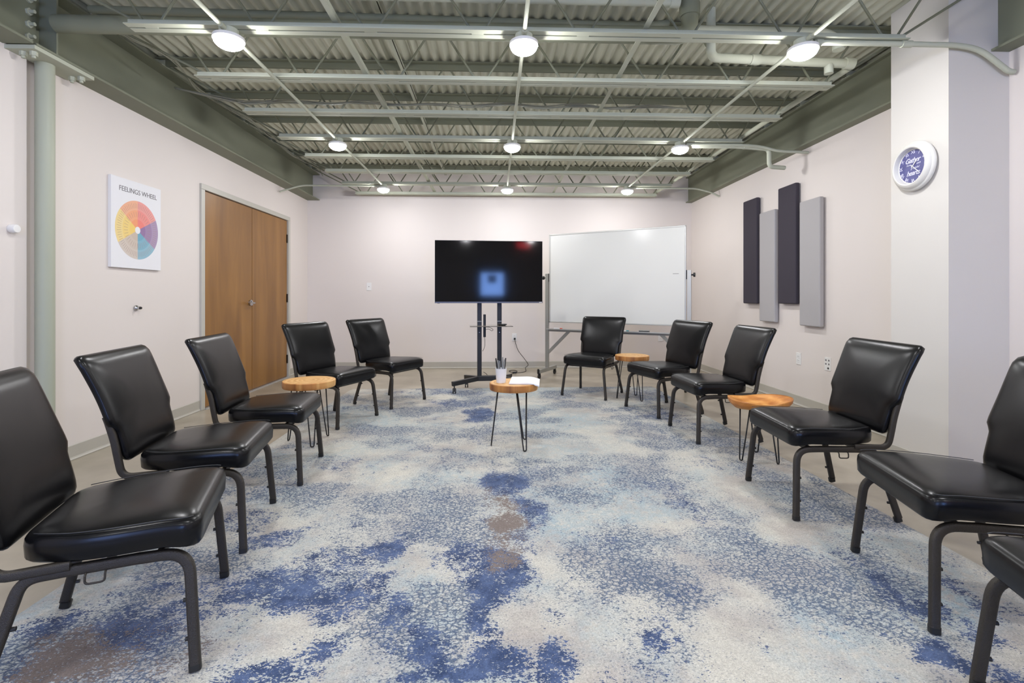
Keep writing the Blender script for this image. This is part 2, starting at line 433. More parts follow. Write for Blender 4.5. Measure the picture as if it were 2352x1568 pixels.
# bridging angles resting on the bottom chords
for x, z, l in ((-.905, 2.667, 'flat bridging bar laid on the joists, on the door side'), (.875, 2.667, 'flat bridging bar laid on the joists, on the pillar side'),
                (-.765, 2.985, 'thin bridging bar high under the deck beside the joist tops')):
    t = thing('bridging_bar', l, 'bracing', (x, 4.6, z))
    up = z > 2.9
    b_ = box(boxm(-.016, -2.7, 0, .016, YB - 4.62, .004), .011, -2.7, -.0 if up else .004, .016, YB - 4.62, .03)
    obj('angle', b_, 'steel_light', t)

# lamps and conduits
LX, LY, LZ = (-1.505, .166, 1.815), (2.79, 4.686, 6.582), 2.62
def make_lamp():
    r = thing('ceiling_lamp', 'x', 'lamp', (0, 0, 2.62), 0, 'round ceiling lamps')
    obj('junction_box', lathe(NB(), [(0, 0), (.05, 0), (.05, -.034), (.046, -.038), (0, -.038)], 28), 'steel_light', r, smooth='angle')
    obj('housing', lathe(NB(), [(0, -.038), (.07, -.038), (.083, -.046), (.083, -.062), (.078, -.066), (0, -.066)], 36), 'white', r, smooth='angle')
    prof = [(.0775 * math.cos(a), -.0665 - .044 * math.sin(a)) for a in [i * PI / 2 / 7 for i in range(8)]]
    prof[-1] = (0, -.1105)
    obj('diffuser', lathe(NB(), prof, 24), 'diffuser', r, smooth=True)
    return r
lamp = make_lamp(); first = True
RN = ('nearest', 'middle', 'far'); CN = ('door side', 'centre', 'pillar side')
for j, y in enumerate(LY + (.894, -1.0)):
    for i, x in enumerate(LX):
        o = lamp if first else dup(lamp)
        first = False
        o.location = (x, y, LZ)
        if j < 3: o['label'] = 'glowing round ceiling lamp, %s one of the %s row' % (CN[i], ('first', 'middle', 'last')[j])
        else: o['label'] = 'glowing round ceiling lamp %s the camera, %s one' % (('above', 'well behind')[j - 3], CN[i])
# long conduits joining the lamps of each column: dipping beside each lamp to its box
CZ = 2.604; cr = .0115
for i, x in enumerate(LX):
    t = thing('lamp_conduit', 'thin straight conduit joining the %s lamps from row to row' % CN[i], 'conduit', (x, 4.0, CZ))
    ys = [-1.0, .894] + list(LY); n = 0
    for a, b in zip(ys, ys[1:]):
        b_ = tubem(smoothpath([(0, a - 4 + .05, 0), (0, b - 4 - .05, 0)]), cr, n=10)
        for yy in (a - 4 + .05, b - 4 - .09): cyl(b_, (0, yy, 0), (0, yy + .04, 0), .0155, n=12)
        obj('conduit_run', b_, 'steel_light', t, smooth='angle')
def pipe(name, label, cat, paths, r, m='steel_light', rad=.06, n=12, extra=None):
    p0 = paths[0][0]
    t = thing(name, label, cat, p0)
    for k, pts in enumerate(paths):
        rr = r[k] if isinstance(r, (list, tuple)) else r
        q = [Vector(p) - Vector(p0) for p in pts]
        obj('pipe_run', tubem(smoothpath(q, rad), rr, n=n), m, t, smooth='angle')
    for a, b, rr in extra or ():
        obj('coupling', cylm(Vector(a) - Vector(p0), Vector(b) - Vector(p0), rr, n=16), m, t, smooth='angle')
    return t
pipe('wall_conduit', 'conduit from the first lamp row bending down across the white pillar', 'conduit',
     [[(1.87, 2.775, 2.602), (2.44, 2.775, 2.602), (2.73, 2.775, 2.602), (2.88, 2.775, 2.58), (3.05, 2.77, 2.45), (3.085, 2.77, 2.445)]], .0155,
     extra=[((2.40, 2.775, 2.602), (2.46, 2.775, 2.602), .02), ((1.88, 2.775, 2.602), (1.92, 2.775, 2.602), .019)], rad=.08)
pipe('wall_conduit', 'conduit from the middle lamp row crossing the beam to the panel wall', 'conduit',
     [[(1.87, 4.68, 2.602), (2.40, 4.68, 2.602), (2.62, 4.68, 2.59), (2.78, 4.66, 2.54), (3.085, 4.66, 2.53)]], .014, rad=.07)
pipe('drain_pipe', 'pale green pipe stub dropping below the beam over the panel wall', 'pipe',
     [[(1.95, 4.71, 2.596), (2.42, 4.71, 2.596), (2.72, 4.71, 2.575), (2.72, 4.71, 2.40), (2.90, 4.75, 2.40)]], .021, rad=.05, n=16,
     extra=[((2.46, 4.71, 2.596), (2.51, 4.71, 2.596), .026)])
pipe('wall_conduit', 'thin conduit of the last lamp row bending to both side walls', 'conduit',
     [[(-2.85, 6.51, 2.50), (-2.82, 6.54, 2.52), (-2.60, 6.60, 2.606), (-1.56, 6.60, 2.606)], [(1.86, 6.60, 2.606), (2.78, 6.60, 2.606), (2.98, 6.58, 2.55), (3.09, 6.56, 2.49)]], .0115, rad=.08)
# larger pipes above the first joist bay
pipe('main_pipe', 'thick sage pipe running across the first joist bay', 'pipe',
     [[(-2.66, 3.03, 2.765), (1.235, 3.03, 2.765), (1.235, 3.03, 3.04)]], .052, 'steel', rad=.09, n=24,
     extra=[((1.235, 3.03, 2.885), (1.235, 3.03, 2.97), .062)])
pipe('slim_pipe', 'slim sagging pipe just above the thick pipe', 'pipe',
     [[(-2.6, 3.2, 2.955), (-.9, 3.2, 2.94), (.35, 3.2, 2.925), (1.0, 3.2, 2.915), (1.16, 3.2, 2.94)]], .024, 'steel', rad=.3, n=16)
pipe('slim_pipe', 'pale pipe highest under the deck with a capped end near the riser', 'pipe',
     [[(-1.62, 2.98, 2.945), (1.13, 2.98, 2.945)]], .026, 'steel_light', n=16, extra=[((1.09, 2.98, 2.945), (1.15, 2.98, 2.945), .032), ((-.1, 2.98, 2.945), (-.04, 2.98, 2.945), .03)])
pipe('elbow_pipe', 'pale pipe ending in a round elbow near the pillar', 'pipe',
     [[(1.30, 3.12, 2.845), (2.18, 3.12, 2.845), (2.27, 3.12, 2.79), (2.27, 3.12, 2.74)]], .036, 'steel_light', rad=.07, n=18)
pipe('drop_pipe', 'pipe dropping from the deck then running toward the pillar', 'pipe',
     [[(1.45, 3.20, 3.04), (1.45, 3.20, 2.715), (2.42, 3.20, 2.69)]], .030, 'steel_light', rad=.05, n=18,
     extra=[((1.72, 3.20, 2.708), (1.78, 3.20, 2.706), .035), ((2.37, 3.20, 2.692), (2.43, 3.20, 2.69), .037), ((2.26, 3.20, 2.62), (2.26, 3.20, 2.69), .028)])
pipe('branch_pipe', 'long pale painted pipe running beside the pillar-side beam to the back wall', 'pipe',
     [[(2.45, 3.26, 2.692), (2.45, YB - .02, 2.692)]], .021, 'steel_light', n=16)
# loose cables
def cable_bundle(label, base, n, spread, r=.004, seed=1):
    random.seed(seed); t = thing('cable_bundle', label, 'cables', base[0])
    for k in range(n):
        pts = []
        for j, p in enumerate(base):
            q = Vector(p) - Vector(base[0]); e = 1 if 0 < j < len(base) - 1 else .4
            pts.append(q + Vector((0, random.uniform(-spread, spread) * e, random.uniform(0, spread * 1.4) * e)))
        obj('cable', tubem(catmull(pts, 5), r, n=6), 'cable', t, smooth=True)
    return t
ys = JY[2]
cable_bundle('loose grey-green cables strung along one ceiling joist', [(-2.6, ys - .03, 2.80), (-2.2, ys - .02, 2.71)] + [(-2.0 + .3 * k, ys - .03, 2.678 + .02 * (k % 2)) for k in range(12)] + [(1.62, ys - .03, 2.69)], 8, .018, seed=3)
cable_bundle('loose cables hanging along the top of the door-side beam', [(-2.60, 3.2, 2.93)] + [(-2.58 + .05 * math.sin(k * 1.7), 3.5 + .4 * k, 2.925 + .03 * math.sin(k * 2.3)) for k in range(10)] + [(-2.6, 7.4, 2.93)], 5, .03, seed=5)

# ------------------------------------------------------------------ rug
RX, RY, RRZ = .150, 3.11, .0145
def hull(px, py, Z=.012):
    z = 1110.7 * (1.11 - Z) / (py - 681); xc = (px - 1176) / 1110.7 * z; s, c = math.sin(YAW), math.cos(YAW)
    return xc * c + z * s, -xc * s + z * c
# blobs of the woven pattern: (photo x, photo y, half width, half height, blue, aqua, taupe, crackle)
BL = [(1140,1105,50,26,.9,0,0,0),(1180,1150,40,26,.3,0,.9,0),(1150,1290,50,22,.3,0,.9,0),(1195,1230,30,30,.6,0,.5,0),(1150,1330,80,34,.95,0,0,0),(1110,1190,30,30,.6,0,.3,.3),(450,1400,120,36,.7,0,.1,.2),(900,1260,60,24,.8,0,0,.2),(1340,1270,60,50,.1,0,0,.9),(1620,1240,80,50,.05,0,0,.8),(1175,1110,60,25,1,0,0,0),(1215,1180,42,50,.9,0,0,0),(1120,1150,35,45,.5,0,.6,0),(1160,1210,50,30,.2,0,1,0),(1150,1255,60,26,.5,0,.7,0),
 (1130,1300,85,42,1,0,.15,0),(1060,1290,50,30,.7,0,0,.4),(1150,1370,60,30,.8,0,0,0),(760,1290,110,34,.8,0,0,.3),(800,1360,95,36,1,0,.1,0),(700,1340,70,60,.9,0,.2,0),
 (600,1330,80,40,.8,0,.1,.2),(480,1330,60,30,.5,0,.2,.2),(330,1440,140,50,.8,0,.5,0),(180,1500,160,50,.7,0,.9,0),(60,1460,60,40,.8,0,.2,0),(420,1490,90,36,.6,0,.7,0),
 (900,1410,40,50,.8,0,0,0),(960,1480,50,50,.8,0,.1,0),(1100,1420,36,46,.9,0,.1,0),(1110,1520,70,40,1,0,.1,0),(1000,1555,180,24,1,0,.2,0),(1230,1530,50,36,.9,0,0,0),
 (740,1480,60,40,.9,0,.3,0),(640,1535,120,22,.8,0,.1,0),(560,1490,50,30,.4,0,.1,.3),(1480,1470,36,24,.8,0,0,0),(1530,1510,30,26,.7,0,0,0),(1570,1480,26,20,.6,0,0,0),
 (1050,925,60,10,.7,0,0,0),(1000,900,130,8,.6,0,0,0),(1100,950,40,14,.9,0,0,0),(1112,990,16,30,.5,0,0,.3),(1110,1010,60,16,.4,0,0,.5),(1480,905,60,14,.6,0,0,0),(1520,950,50,18,.7,0,0,.2),
 (1590,980,60,16,.5,0,0,.3),(1630,1010,50,14,.4,0,0,.4),(1500,1100,110,40,0,.2,0,.9),(1620,1160,80,40,0,.1,0,.9),(1420,1240,110,50,.1,.1,0,1),(1440,1330,110,50,.1,0,0,1),(1560,1250,60,40,.1,0,0,.8),
 (1700,1230,60,50,.1,0,0,.9),(1640,1330,60,40,0,0,0,.5),(1540,1380,60,30,.2,0,0,.8),(1350,1390,60,40,.3,0,0,.8),(1280,1440,40,30,.5,0,0,.5),(1300,1160,70,30,.35,.4,0,.3),
 (1080,1060,90,20,.2,0,0,.9),(1180,1040,60,14,.1,0,0,.8),(900,1150,120,34,.2,.1,0,.9),(820,1210,110,30,.3,.1,0,.8),(960,1220,90,26,.3,0,0,.8),(720,1170,70,20,.1,.3,0,.7),
 (850,1080,60,10,.35,0,0,.2),(1000,1180,60,20,.2,.2,0,.8),(1850,1060,60,30,0,0,.1,.9),(1760,1100,60,50,0,.1,0,.8),(1900,1150,60,40,.1,0,0,.9),(2000,1230,60,30,.35,0,0,.6),(1960,1290,40,24,.7,0,0,.1),
 (2060,1320,50,26,.5,0,0,.5),(2120,1390,60,24,.8,0,0,0),(2060,1350,30,14,.8,0,0,0),(2150,1300,40,18,.6,0,0,.2),(2200,1360,40,18,.7,0,0,0),(2110,1480,60,26,.9,0,0,0),(2180,1510,60,30,.9,0,0,0),(1920,1400,50,14,.3,0,0,.5),
 (1800,1330,50,40,.1,0,0,.5),(1880,1440,70,30,.2,0,0,.6),(1760,1420,60,40,.1,0,0,.5),(2230,1440,50,30,.7,0,0,0),(2300,1400,40,30,.6,0,0,0),(2300,1530,60,30,.8,0,0,0),
 (560,1200,60,30,.6,0,0,.3),(640,1230,60,24,.7,0,0,.2),(660,1100,60,12,.5,0,0,.3),(820,960,100,14,.1,.1,0,.5),(900,1000,80,14,0,.1,0,.6),(350,1350,80,24,.7,0,.3,.1),(200,1400,70,20,.6,0,.3,0),(560,1420,40,40,.3,.5,0,0),
 (1030,1370,60,30,0,.3,.45,0),(1000,1420,70,40,0,.8,0,0),(1230,1330,60,30,0,.2,0,0),(1260,1200,60,40,0,.8,0,0),(1300,1040,110,30,0,.6,0,0),(1420,1130,50,30,0,.3,0,.3),(900,1310,60,20,0,.4,0,0),(640,1140,50,20,0,.6,0,0),
 (1350,1100,60,24,.1,.4,0,.4),(940,1350,60,30,0,.7,0,.0),(850,1500,80,40,0,.4,.2,0),(1700,1500,120,50,0,0,.2,0),(1850,1520,80,40,0,.4,0,.2),(700,1050,80,24,0,.3,0,.2),(1240,1110,40,14,0,.2,0,0),(1250,960,60,20,0,.1,0,.3),(1380,930,50,12,.2,0,0,.5),(1330,1010,50,16,.15,0,0,.6)]
BW = []
for (px, py, hx, hy, b_, a_, t_, c_) in BL:
    X, Y = hull(px, min(py, 1560)); X2, _ = hull(px + hx, min(py, 1560)); _, Y2 = hull(px, min(py, 1560) - hy)
    BW.append((X, Y, abs(X2 - X), max(.05, abs(Y2 - Y)), b_, a_, t_, c_))
def rug_fields(x, y):
    v = [0., 0., 0., 0.]
    jx = x + .10 * noise.noise(Vector((x * 2.4, y * 2.4, 3))) + .09 * noise.noise(Vector((x * 5, y * 5, 9)))
    jy = y + .12 * noise.noise(Vector((x * 2.4, y * 2.4, 13))) + .09 * noise.noise(Vector((x * 7, y * 7, 19)))
    for (X, Y, sx, sy, *ws) in BW:
        d = ((jx - X) / sx) ** 2 + ((jy - Y) / sy) ** 2
        if d < 6:
            e = math.exp(-d * d * .55)
            for k in range(4):
                if ws[k]: v[k] = max(v[k], ws[k] * e)
    n1 = noise.fractal(Vector((x * 2.6, y * 2.6, 31)), 1, 2, 4); n2 = noise.fractal(Vector((x * 2.0, y * 2.4, 57)), 1, 2, 4); n3 = noise.fractal(Vector((x * 1.1, y * 1.3, 77)), 1, 2, 3)
    v[0] = max(0, v[0] * (.95 + .3 * n1)); v[0] = max(v[0], .45 * max(0, min(1, (n1 - .1) * 2)))
    v[3] = max(0, v[3] * (.72 + .5 * n2)); v[3] = max(v[3], .7 * max(0, min(1, (n2 + .3) * 1.6)))
    v[1] = max(v[1], .8 * max(0, min(1, (n3 - .05) * 3)))
    return v
gx, gy = 122, 184; WID, LEN = 3.66, 5.49
bm = NB(); la = bm.verts.layers.float_color.new('pattern')
grid = []
cR, sR = math.cos(RRZ), math.sin(RRZ)
for j in range(gy + 1):
    row = []
    for i in range(gx + 1):
        lx = -WID / 2 + WID * i / gx; ly = -LEN / 2 + LEN * j / gy
        e = min(WID / 2 - abs(lx), LEN / 2 - abs(ly)); z = .0125 * min(1, (e / .012) ** .5) if e < .012 else .0125
        z += .0008 * noise.noise(Vector((lx * 5, ly * 5, 1)))
        vt = bm.verts.new((lx, ly, max(z, .003)))
        wx, wy = RX + lx * cR - ly * sR, RY + lx * sR + ly * cR
        vt[la] = rug_fields(wx, wy) ; row.append(vt)
    grid.append(row)
for j in range(gy):
    for i in range(gx): bm.faces.new((grid[j][i], grid[j][i + 1], grid[j + 1][i + 1], grid[j + 1][i]))
box(bm, -WID / 2, -LEN / 2, .0005, WID / 2, LEN / 2, .003)
def rug_material():
    m = bpy.data.materials.new('woven_rug'); m.use_nodes = True
    nt = m.node_tree; N = nt.nodes; L = nt.links; b = N['Principled BSDF']
    tc = N.new('ShaderNodeTexCoord'); at = N.new('ShaderNodeAttribute'); at.attribute_name = 'pattern'
    sp = N.new('ShaderNodeSeparateColor'); L.new(at.outputs['Color'], sp.inputs[0])
    blue, aqua, taupe, crack = sp.outputs[0], sp.outputs[1], sp.outputs[2], at.outputs['Alpha']
    def tn(scale, detail=4, rough=.6, st=(1, 1, 1), dist=0):
        mp = N.new('ShaderNodeMapping'); mp.inputs['Scale'].default_value = st; L.new(tc.outputs['Object'], mp.inputs[0])
        n = N.new('ShaderNodeTexNoise'); n.inputs['Scale'].default_value = scale; n.inputs['Detail'].default_value = detail
        n.inputs['Roughness'].default_value = rough; n.inputs['Distortion'].default_value = dist; L.new(mp.outputs[0], n.inputs['Vector']); return n.outputs['Fac']
    def math_(op, a, b_=None, c=None, clamp=False):
        n = N.new('ShaderNodeMath'); n.operation = op; n.use_clamp = clamp
        for i, v in enumerate((a, b_, c)):
            if v is None: continue
            if isinstance(v, (int, float)): n.inputs[i].default_value = v
            else: L.new(v, n.inputs[i])
        return n.outputs[0]
    def thr(v, lo, hi):
        r = N.new('ShaderNodeMapRange'); r.interpolation_type = 'SMOOTHSTEP'; L.new(v, r.inputs[0]); r.inputs[1].default_value = lo; r.inputs[2].default_value = hi
        return r.outputs[0]
    def mixc(f, a, c):
        n = N.new('ShaderNodeMix'); n.data_type = 'RGBA'
        for i, v in ((0, f), (6, a), (7, c)):
            if isinstance(v, (tuple, float, int)): n.inputs[i].default_value = v
            else: L.new(v, n.inputs[i])
        return n.outputs[2]
    # ground: cream drifting to warm grey and aqua
    big = tn(2.1, 4, .6); mid = tn(6, 4, .65)
    ground = mixc(thr(big, .42, .62), srgb(203, 199, 188), srgb(180, 173, 166))
    ground = mixc(math_('MULTIPLY', thr(mid, .45, .7), .6), ground, srgb(212, 208, 196))
    aq = math_('ADD', math_('MULTIPLY', aqua, .9), math_('MULTIPLY', thr(tn(2.6, 3, .6), .48, .66), .45), clamp=True)
    ground = mixc(math_('MULTIPLY', aq, thr(tn(30, 4, .7), .3, .6)), ground, srgb(166, 181, 186))
    fine = tn(26, 3, .7, (1, 1.3, 1)); fine2 = tn(70, 2, .7, (1, 1.5, 1)); fine3 = tn(150, 2, .7, (1, 1.5, 1))
    f = math_('ADD', math_('ADD', math_('ADD', math_('MULTIPLY', math_('SUBTRACT', tn(6.5, 7, .78), .5), .62), math_('MULTIPLY', math_('SUBTRACT', fine, .5), .5)), math_('MULTIPLY', math_('SUBTRACT', fine2, .5), .8)), math_('MULTIPLY', math_('SUBTRACT', fine3, .5), .6))
    # brick-like crackle lines, broken up
    def voro(scale, yst, lo, hi):
        vo = N.new('ShaderNodeTexVoronoi'); vo.feature = 'DISTANCE_TO_EDGE'; vo.inputs['Scale'].default_value = scale; vo.inputs['Randomness'].default_value = .8
        mp = N.new('ShaderNodeMapping'); mp.inputs['Scale'].default_value = (1, yst, 1); L.new(tc.outputs['Object'], mp.inputs[0])
        va = N.new('ShaderNodeVectorMath'); va.operation = 'MULTIPLY_ADD'; va.inputs[1].default_value = (.018, .018, .018)
        nn = N.new('ShaderNodeTexNoise'); nn.inputs['Scale'].default_value = 60; L.new(tc.outputs['Object'], nn.inputs['Vector'])
        L.new(nn.outputs['Color'], va.inputs[0]); L.new(mp.outputs[0], va.inputs[2]); L.new(va.outputs[0], vo.inputs['Vector'])
        return math_('SUBTRACT', 1, thr(vo.outputs['Distance'], lo, hi))
    line = voro(40, 1.25, .05, .15)
    cz = crack
    cm = math_('MULTIPLY', line, thr(math_('ADD', math_('MULTIPLY', cz, .60), f), .20, .40))
    # fine dashes scattered nearly everywhere
    dash = thr(math_('ADD', math_('MULTIPLY', math_('SUBTRACT', tn(95, 2, .6, (1, 2.2, 1)), .5), 1.3), math_('MULTIPLY', cz, .26)), .20, .27)
    # blue areas broken up by the pile
    bz = math_('MAXIMUM', blue, math_('MULTIPLY', thr(tn(3.2, 6, .7), .56, .72), .5))
    score = math_('ADD', math_('MULTIPLY', bz, .47), f)
    bl = thr(score, .25, .31)
    bcol = mixc(thr(tn(11, 5, .75), .35, .65), srgb(48, 66, 102), srgb(84, 102, 140))
    halo = thr(math_('ADD', math_('MULTIPLY', bz, .47), math_('MULTIPLY', f, .5)), .08, .34)
    ground1 = mixc(math_('MULTIPLY', halo, .3), ground, srgb(150, 165, 180))
    ground1 = mixc(math_('MULTIPLY', cz, .4), ground1, srgb(184, 192, 196))
    ground2 = mixc(math_('MULTIPLY', dash, .75), ground1, srgb(98, 108, 126))
    ground2 = mixc(math_('MULTIPLY', cm, .9), ground2, srgb(78, 96, 122))
    ground3 = mixc(bl, ground2, bcol)
    ta = thr(math_('ADD', math_('MULTIPLY', taupe, .46), math_('MULTIPLY', f, .8)), .30, .36)
    c = mixc(ta, ground3, srgb(126, 114, 108))
    # yarn speckle
    sp2 = tn(200, 3, .8); r = N.new('ShaderNodeMapRange'); L.new(sp2, r.inputs[0]); r.inputs[1].default_value = .3; r.inputs[2].default_value = .7; r.inputs[3].default_value = .62; r.inputs[4].default_value = 1.2
    n = N.new('ShaderNodeMix'); n.data_type = 'RGBA'; n.blend_type = 'MULTIPLY'; n.inputs[0].default_value = 1; L.new(c, n.inputs[6]); L.new(r.outputs[0], n.inputs[7])
    L.new(n.outputs[2], b.inputs['Base Color']); b.inputs['Roughness'].default_value = .95; b.inputs['Specular IOR Level'].default_value = .1
    b.inputs['Sheen Weight'].default_value = .15
    bp = N.new('ShaderNodeBump'); bp.inputs['Strength'].default_value = .6; bp.inputs['Distance'].default_value = .004
    L.new(math_('ADD', sp2, math_('MULTIPLY', tn(60, 3, .6), .7)), bp.inputs['Height']); L.new(bp.outputs[0], b.inputs['Normal'])
    return m
M['rug'] = rug_material()
rug = obj('area_rug', bm, 'rug', smooth=True); rug.location = (RX, RY, 0); rug.rotation_euler = (0, 0, RRZ)
tag(rug, 'large ivory and blue distressed pattern rug covering the floor', 'rug')
RZ = .0138

# ------------------------------------------------------------------ chairs
def round_outline(pts, rads, seg=6):
    """closed outline with a radius for each corner"""
    out = []; n = len(pts)
    for i in range(n):
        a, b, c = (Vector((*pts[(i - 1) % n], 0)), Vector((*pts[i], 0)), Vector((*pts[(i + 1) % n], 0)))
        r = min(rads[i], (a - b).length * .49, (c - b).length * .49)
        p = b + (a - b).normalized() * r; q = b + (c - b).normalized() * r
        for k in range(seg + 1):
            t = k / seg; v = p * (1 - t) ** 2 + b * 2 * t * (1 - t) + q * t * t; out.append((v.x, v.y))
    # even resampling
    L_ = [0]
    for i in range(len(out)): L_.append(L_[-1] + math.dist(out[i], out[(i + 1) % len(out)]))
    res = []; N_ = 88; j = 0
    for k in range(N_):
        s = L_[-1] * k / N_
        while L_[j + 1] < s: j += 1
        t = (s - L_[j]) / max(1e-9, L_[j + 1] - L_[j]); a = out[j % len(out)]; b = out[(j + 1) % len(out)]
        res.append((a[0] + (b[0] - a[0]) * t, a[1] + (b[1] - a[1]) * t))
    return res
def pillow(outline, cen, top, bot, pt, pb, mapf, K=11):
    bm = NB(); n = len(outline); C = cen
    def ringset(side, hf, p):
        rings = []
        for k in range(1, K + 1):
            s = math.sin(k / K * PI / 2) ** .8
            z = (1 - s ** p) ** (1 / p) if s < 1 else 0
            rings.append([(C[0] + (x - C[0]) * s, C[1] + (y - C[1]) * s, side * z) for x, y in outline])
        return rings
    T = ringset(1, top, pt); B = ringset(-1, bot, pb)
    mk = lambda x, y, z: bm.verts.new(mapf(x, y, z * (top(x, y) if z >= 0 else bot(x, y))))
    TV = [[mk(*p) for p in r] for r in T]; BV = [[mk(*p) for p in r] for r in B[:-1]] + [TV[-1]]
    ct = mk(C[0], C[1], 1); cb = mk(C[0], C[1], -1)
    for V, c, f in ((TV, ct, 1), (BV, cb, -1)):
        for i in range(n):
            q = (c, V[0][i], V[0][(i + 1) % n]); bm.faces.new(q if f > 0 else q[::-1])
        for a, b in zip(V, V[1:]):
            for i in range(n):
                q = (a[i], b[i], b[(i + 1) % n], a[(i + 1) % n]); bm.faces.new(q if f > 0 else q[::-1])
    return bm
OY = .245
def chair_proto():
    r = thing('stacking_chair', 'x', 'chair', (0, 0, 0), 0, 'black vinyl chairs in the circle')
    # seat
    o = round_outline([(-.252, -.012), (.252, -.012), (.250, .20), (.236, .30), (.185, .43), (-.185, .43), (-.236, .30), (-.250, .20)], [.05, .05, .1, .1, .05, .05, .1, .1])
    def seatmap(x, y, z):
        zc = .402 + .006 * math.cos(min(1, y / .3) * PI / 2)
        lip = max(0, 1 - max(0, y) / .09)
        return (x, y - OY, zc + z - .004 * lip)
    seat = obj('seat', pillow(o, (0, .21), lambda x, y: .052, lambda x, y: .050 + .014 * max(0, 1 - max(0, y) / .08), 3.6, 7.0, seatmap), 'vinyl', r, smooth=True)
    # stitched seam running round the upper edge of the seat
    pts = []
    for (x, y) in o:
        xx = x * .965; yy = .21 + (y - .21) * .965
        if yy > -.0 : pts.append((xx, yy))
    L_ = sorted([p for p in pts if p[0] > 0], key=lambda p: p[1])
    for s in (1, -1):
        q = [Vector(seatmap(s * x * 1.0, y, .0385)) for x, y in L_ if .0 < y < .40]
        obj('seam', tubem(q, .0016, n=5), 'seam', seat, smooth=True)
    # backrest
    W = .272
    oh = round_outline([(-.222, 0), (.222, 0), (.230, .140), (.262, .166), (.258, .27), (W, .448), (-W, .448), (-.258, .27), (-.262, .166), (-.230, .140)],
                       [.03, .03, .02, .014, .15, .034, .034, .15, .014, .02])
    def prof(h):
        t = h / .462
        y = .452 + .155 * t ** 1.35; z = .410 + .458 * t
        dy = .155 * 1.35 * max(t, .02) ** .35; dz = .458; l = math.hypot(dy, dz)
        return y, z, dz / l, -dy / l
    def backmap(x, h, z):
        y, zz, ny, nz = prof(h)
        roll = max(0, (h - .40) / .05)
        return (x, y - OY - ny * z + .012 * roll * roll, zz - nz * z)
    back = obj('backrest', pillow(oh, (0, .23), lambda x, y: .026, lambda x, y: .022, 3.4, 5, backmap), 'vinyl', r, smooth=True)
    pr = rprof(.024, .030, .008)
    for s in (-1, 1):
        ax = Vector((s, 0, 0))
        fl = smoothpath([(s * .257, 0 - OY, .018), (s * .222, .022 - OY, .335), (s * .218, .16 - OY, .337)], .085, 8)
        leg = obj('leg', sweep(NB(), fl, pr, ax), 'frame', r, smooth='angle')
        d = (Vector((s * .222, .022, .335)) - Vector((s * .257, 0, .018))).normalized(); base = Vector((s * .257, -OY, 0))
        obj('foot_cap', sweep(NB(), [base, base + d * .022], rprof(.0262, .032, .008), ax), 'rubber', leg)
        k_ = NB()
        for zz in (.09, .20): c_ = base + d * zz; cyl(k_, c_ + Vector((0, .012, 0)), c_ + Vector((0, .021, 0)), .006, n=10)
        obj('bumper', k_, 'rubber', leg)
        obj('side_rail', sweep(NB(), [(s * .218, .14 - OY, .337), (s * .216, .34 - OY, .335)], pr, ax), 'frame', r, smooth='angle')
        rl = smoothpath([(s * .216, .32 - OY, .335), (s * .218, .405 - OY, .334), (s * .257, .49 - OY, .018)], .07, 8)
        leg = obj('leg', sweep(NB(), rl, pr, ax), 'frame', r, smooth='angle')
        base = Vector((s * .257, .49 - OY, 0)); d = (Vector((s * .218, .405, .334)) - Vector((s * .257, .49, .018))).normalized()
        obj('foot_cap', sweep(NB(), [base, base + d * .022], rprof(.0262, .032, .008), ax), 'rubber', leg)
        k_ = NB()
        for zz in (.09, .22): c_ = base + d * zz; cyl(k_, c_ - Vector((0, .012, 0)), c_ - Vector((0, .022, 0)), .006, n=10)
        obj('bumper', k_, 'rubber', leg)
        bp = smoothpath([(s * .222, .30 - OY, .352), (s * .226, .462 - OY, .350), (s * .233, .474 - OY, .43), (s * .236, .484 - OY, .50), (s * .238, .506 - OY, .585), (s * .238, .513 - OY, .605)], .075, 8)
        obj('back_post', sweep(NB(), bp, rprof(.022, .026, .007), ax), 'frame', r, smooth='angle')
        hk = [(s * .222, .22 - OY, .326), (s * .235, .22 - OY, .322), (s * .237, .22 - OY, .298), (s * .237, .265 - OY, .298), (s * .235, .265 - OY, .322), (s * .222, .265 - OY, .326)]
        obj('ganging_hook', tubem(smoothpath(hk, .01, 4), .003, n=8), 'frame', r, smooth=True)
    obj('stretcher', sweep(NB(), [(-.215, .10 - OY, .330), (.215, .10 - OY, .330)], rprof(.02, .024, .005), Vector((0, 1, 0))), 'frame', r, smooth='angle')
    obj('stretcher', sweep(NB(), [(-.213, .35 - OY, .330), (.213, .35 - OY, .330)], rprof(.02, .024, .005), Vector((0, 1, 0))), 'frame', r, smooth='angle')
    return r
CH = [  # two front feet (first is at the sitter's left on the door side row), label
 ((-.876, 1.443), (-1.062, 1.942), 'black vinyl chair filling the corner of view beside the pipe column'),
 ((-1.076, 2.104), (-1.18, 2.62), 'black vinyl chair below the feelings wheel poster, second in its row'),
 ((-1.13, 2.844), (-1.193, 3.367), 'black vinyl chair before the double doors, this side of the round table'),
 ((-1.302, 4.023), (-1.086, 4.512), 'black vinyl chair just past the round table of the door-side row'),
 ((-1.005, 4.752), (-.756, 5.183), 'black vinyl chair ending the door-side row, beside the television stand'),
 ((.751, 5.358), (1.163, 5.072), 'black vinyl chair facing the camera in front of the whiteboard'),
 ((1.307, 4.783), (1.47, 4.295), 'black vinyl chair between two others, this side of the small round table'),
 ((1.486, 4.059), (1.512, 3.547), 'black vinyl chair just past the carved honey wood table'),
 ((1.51, 2.838), (1.475, 2.316), 'black vinyl chair this side of the carved honey wood table, by the pillar'),
 ((1.547, 2.026), (1.43, 1.526), 'black vinyl chair with its backrest cut by the frame, below the clock pillar'),
 ((1.352, 1.31), (1.20, .82), 'black vinyl chair of which only the seat front and one leg show'),
]
proto = chair_proto()
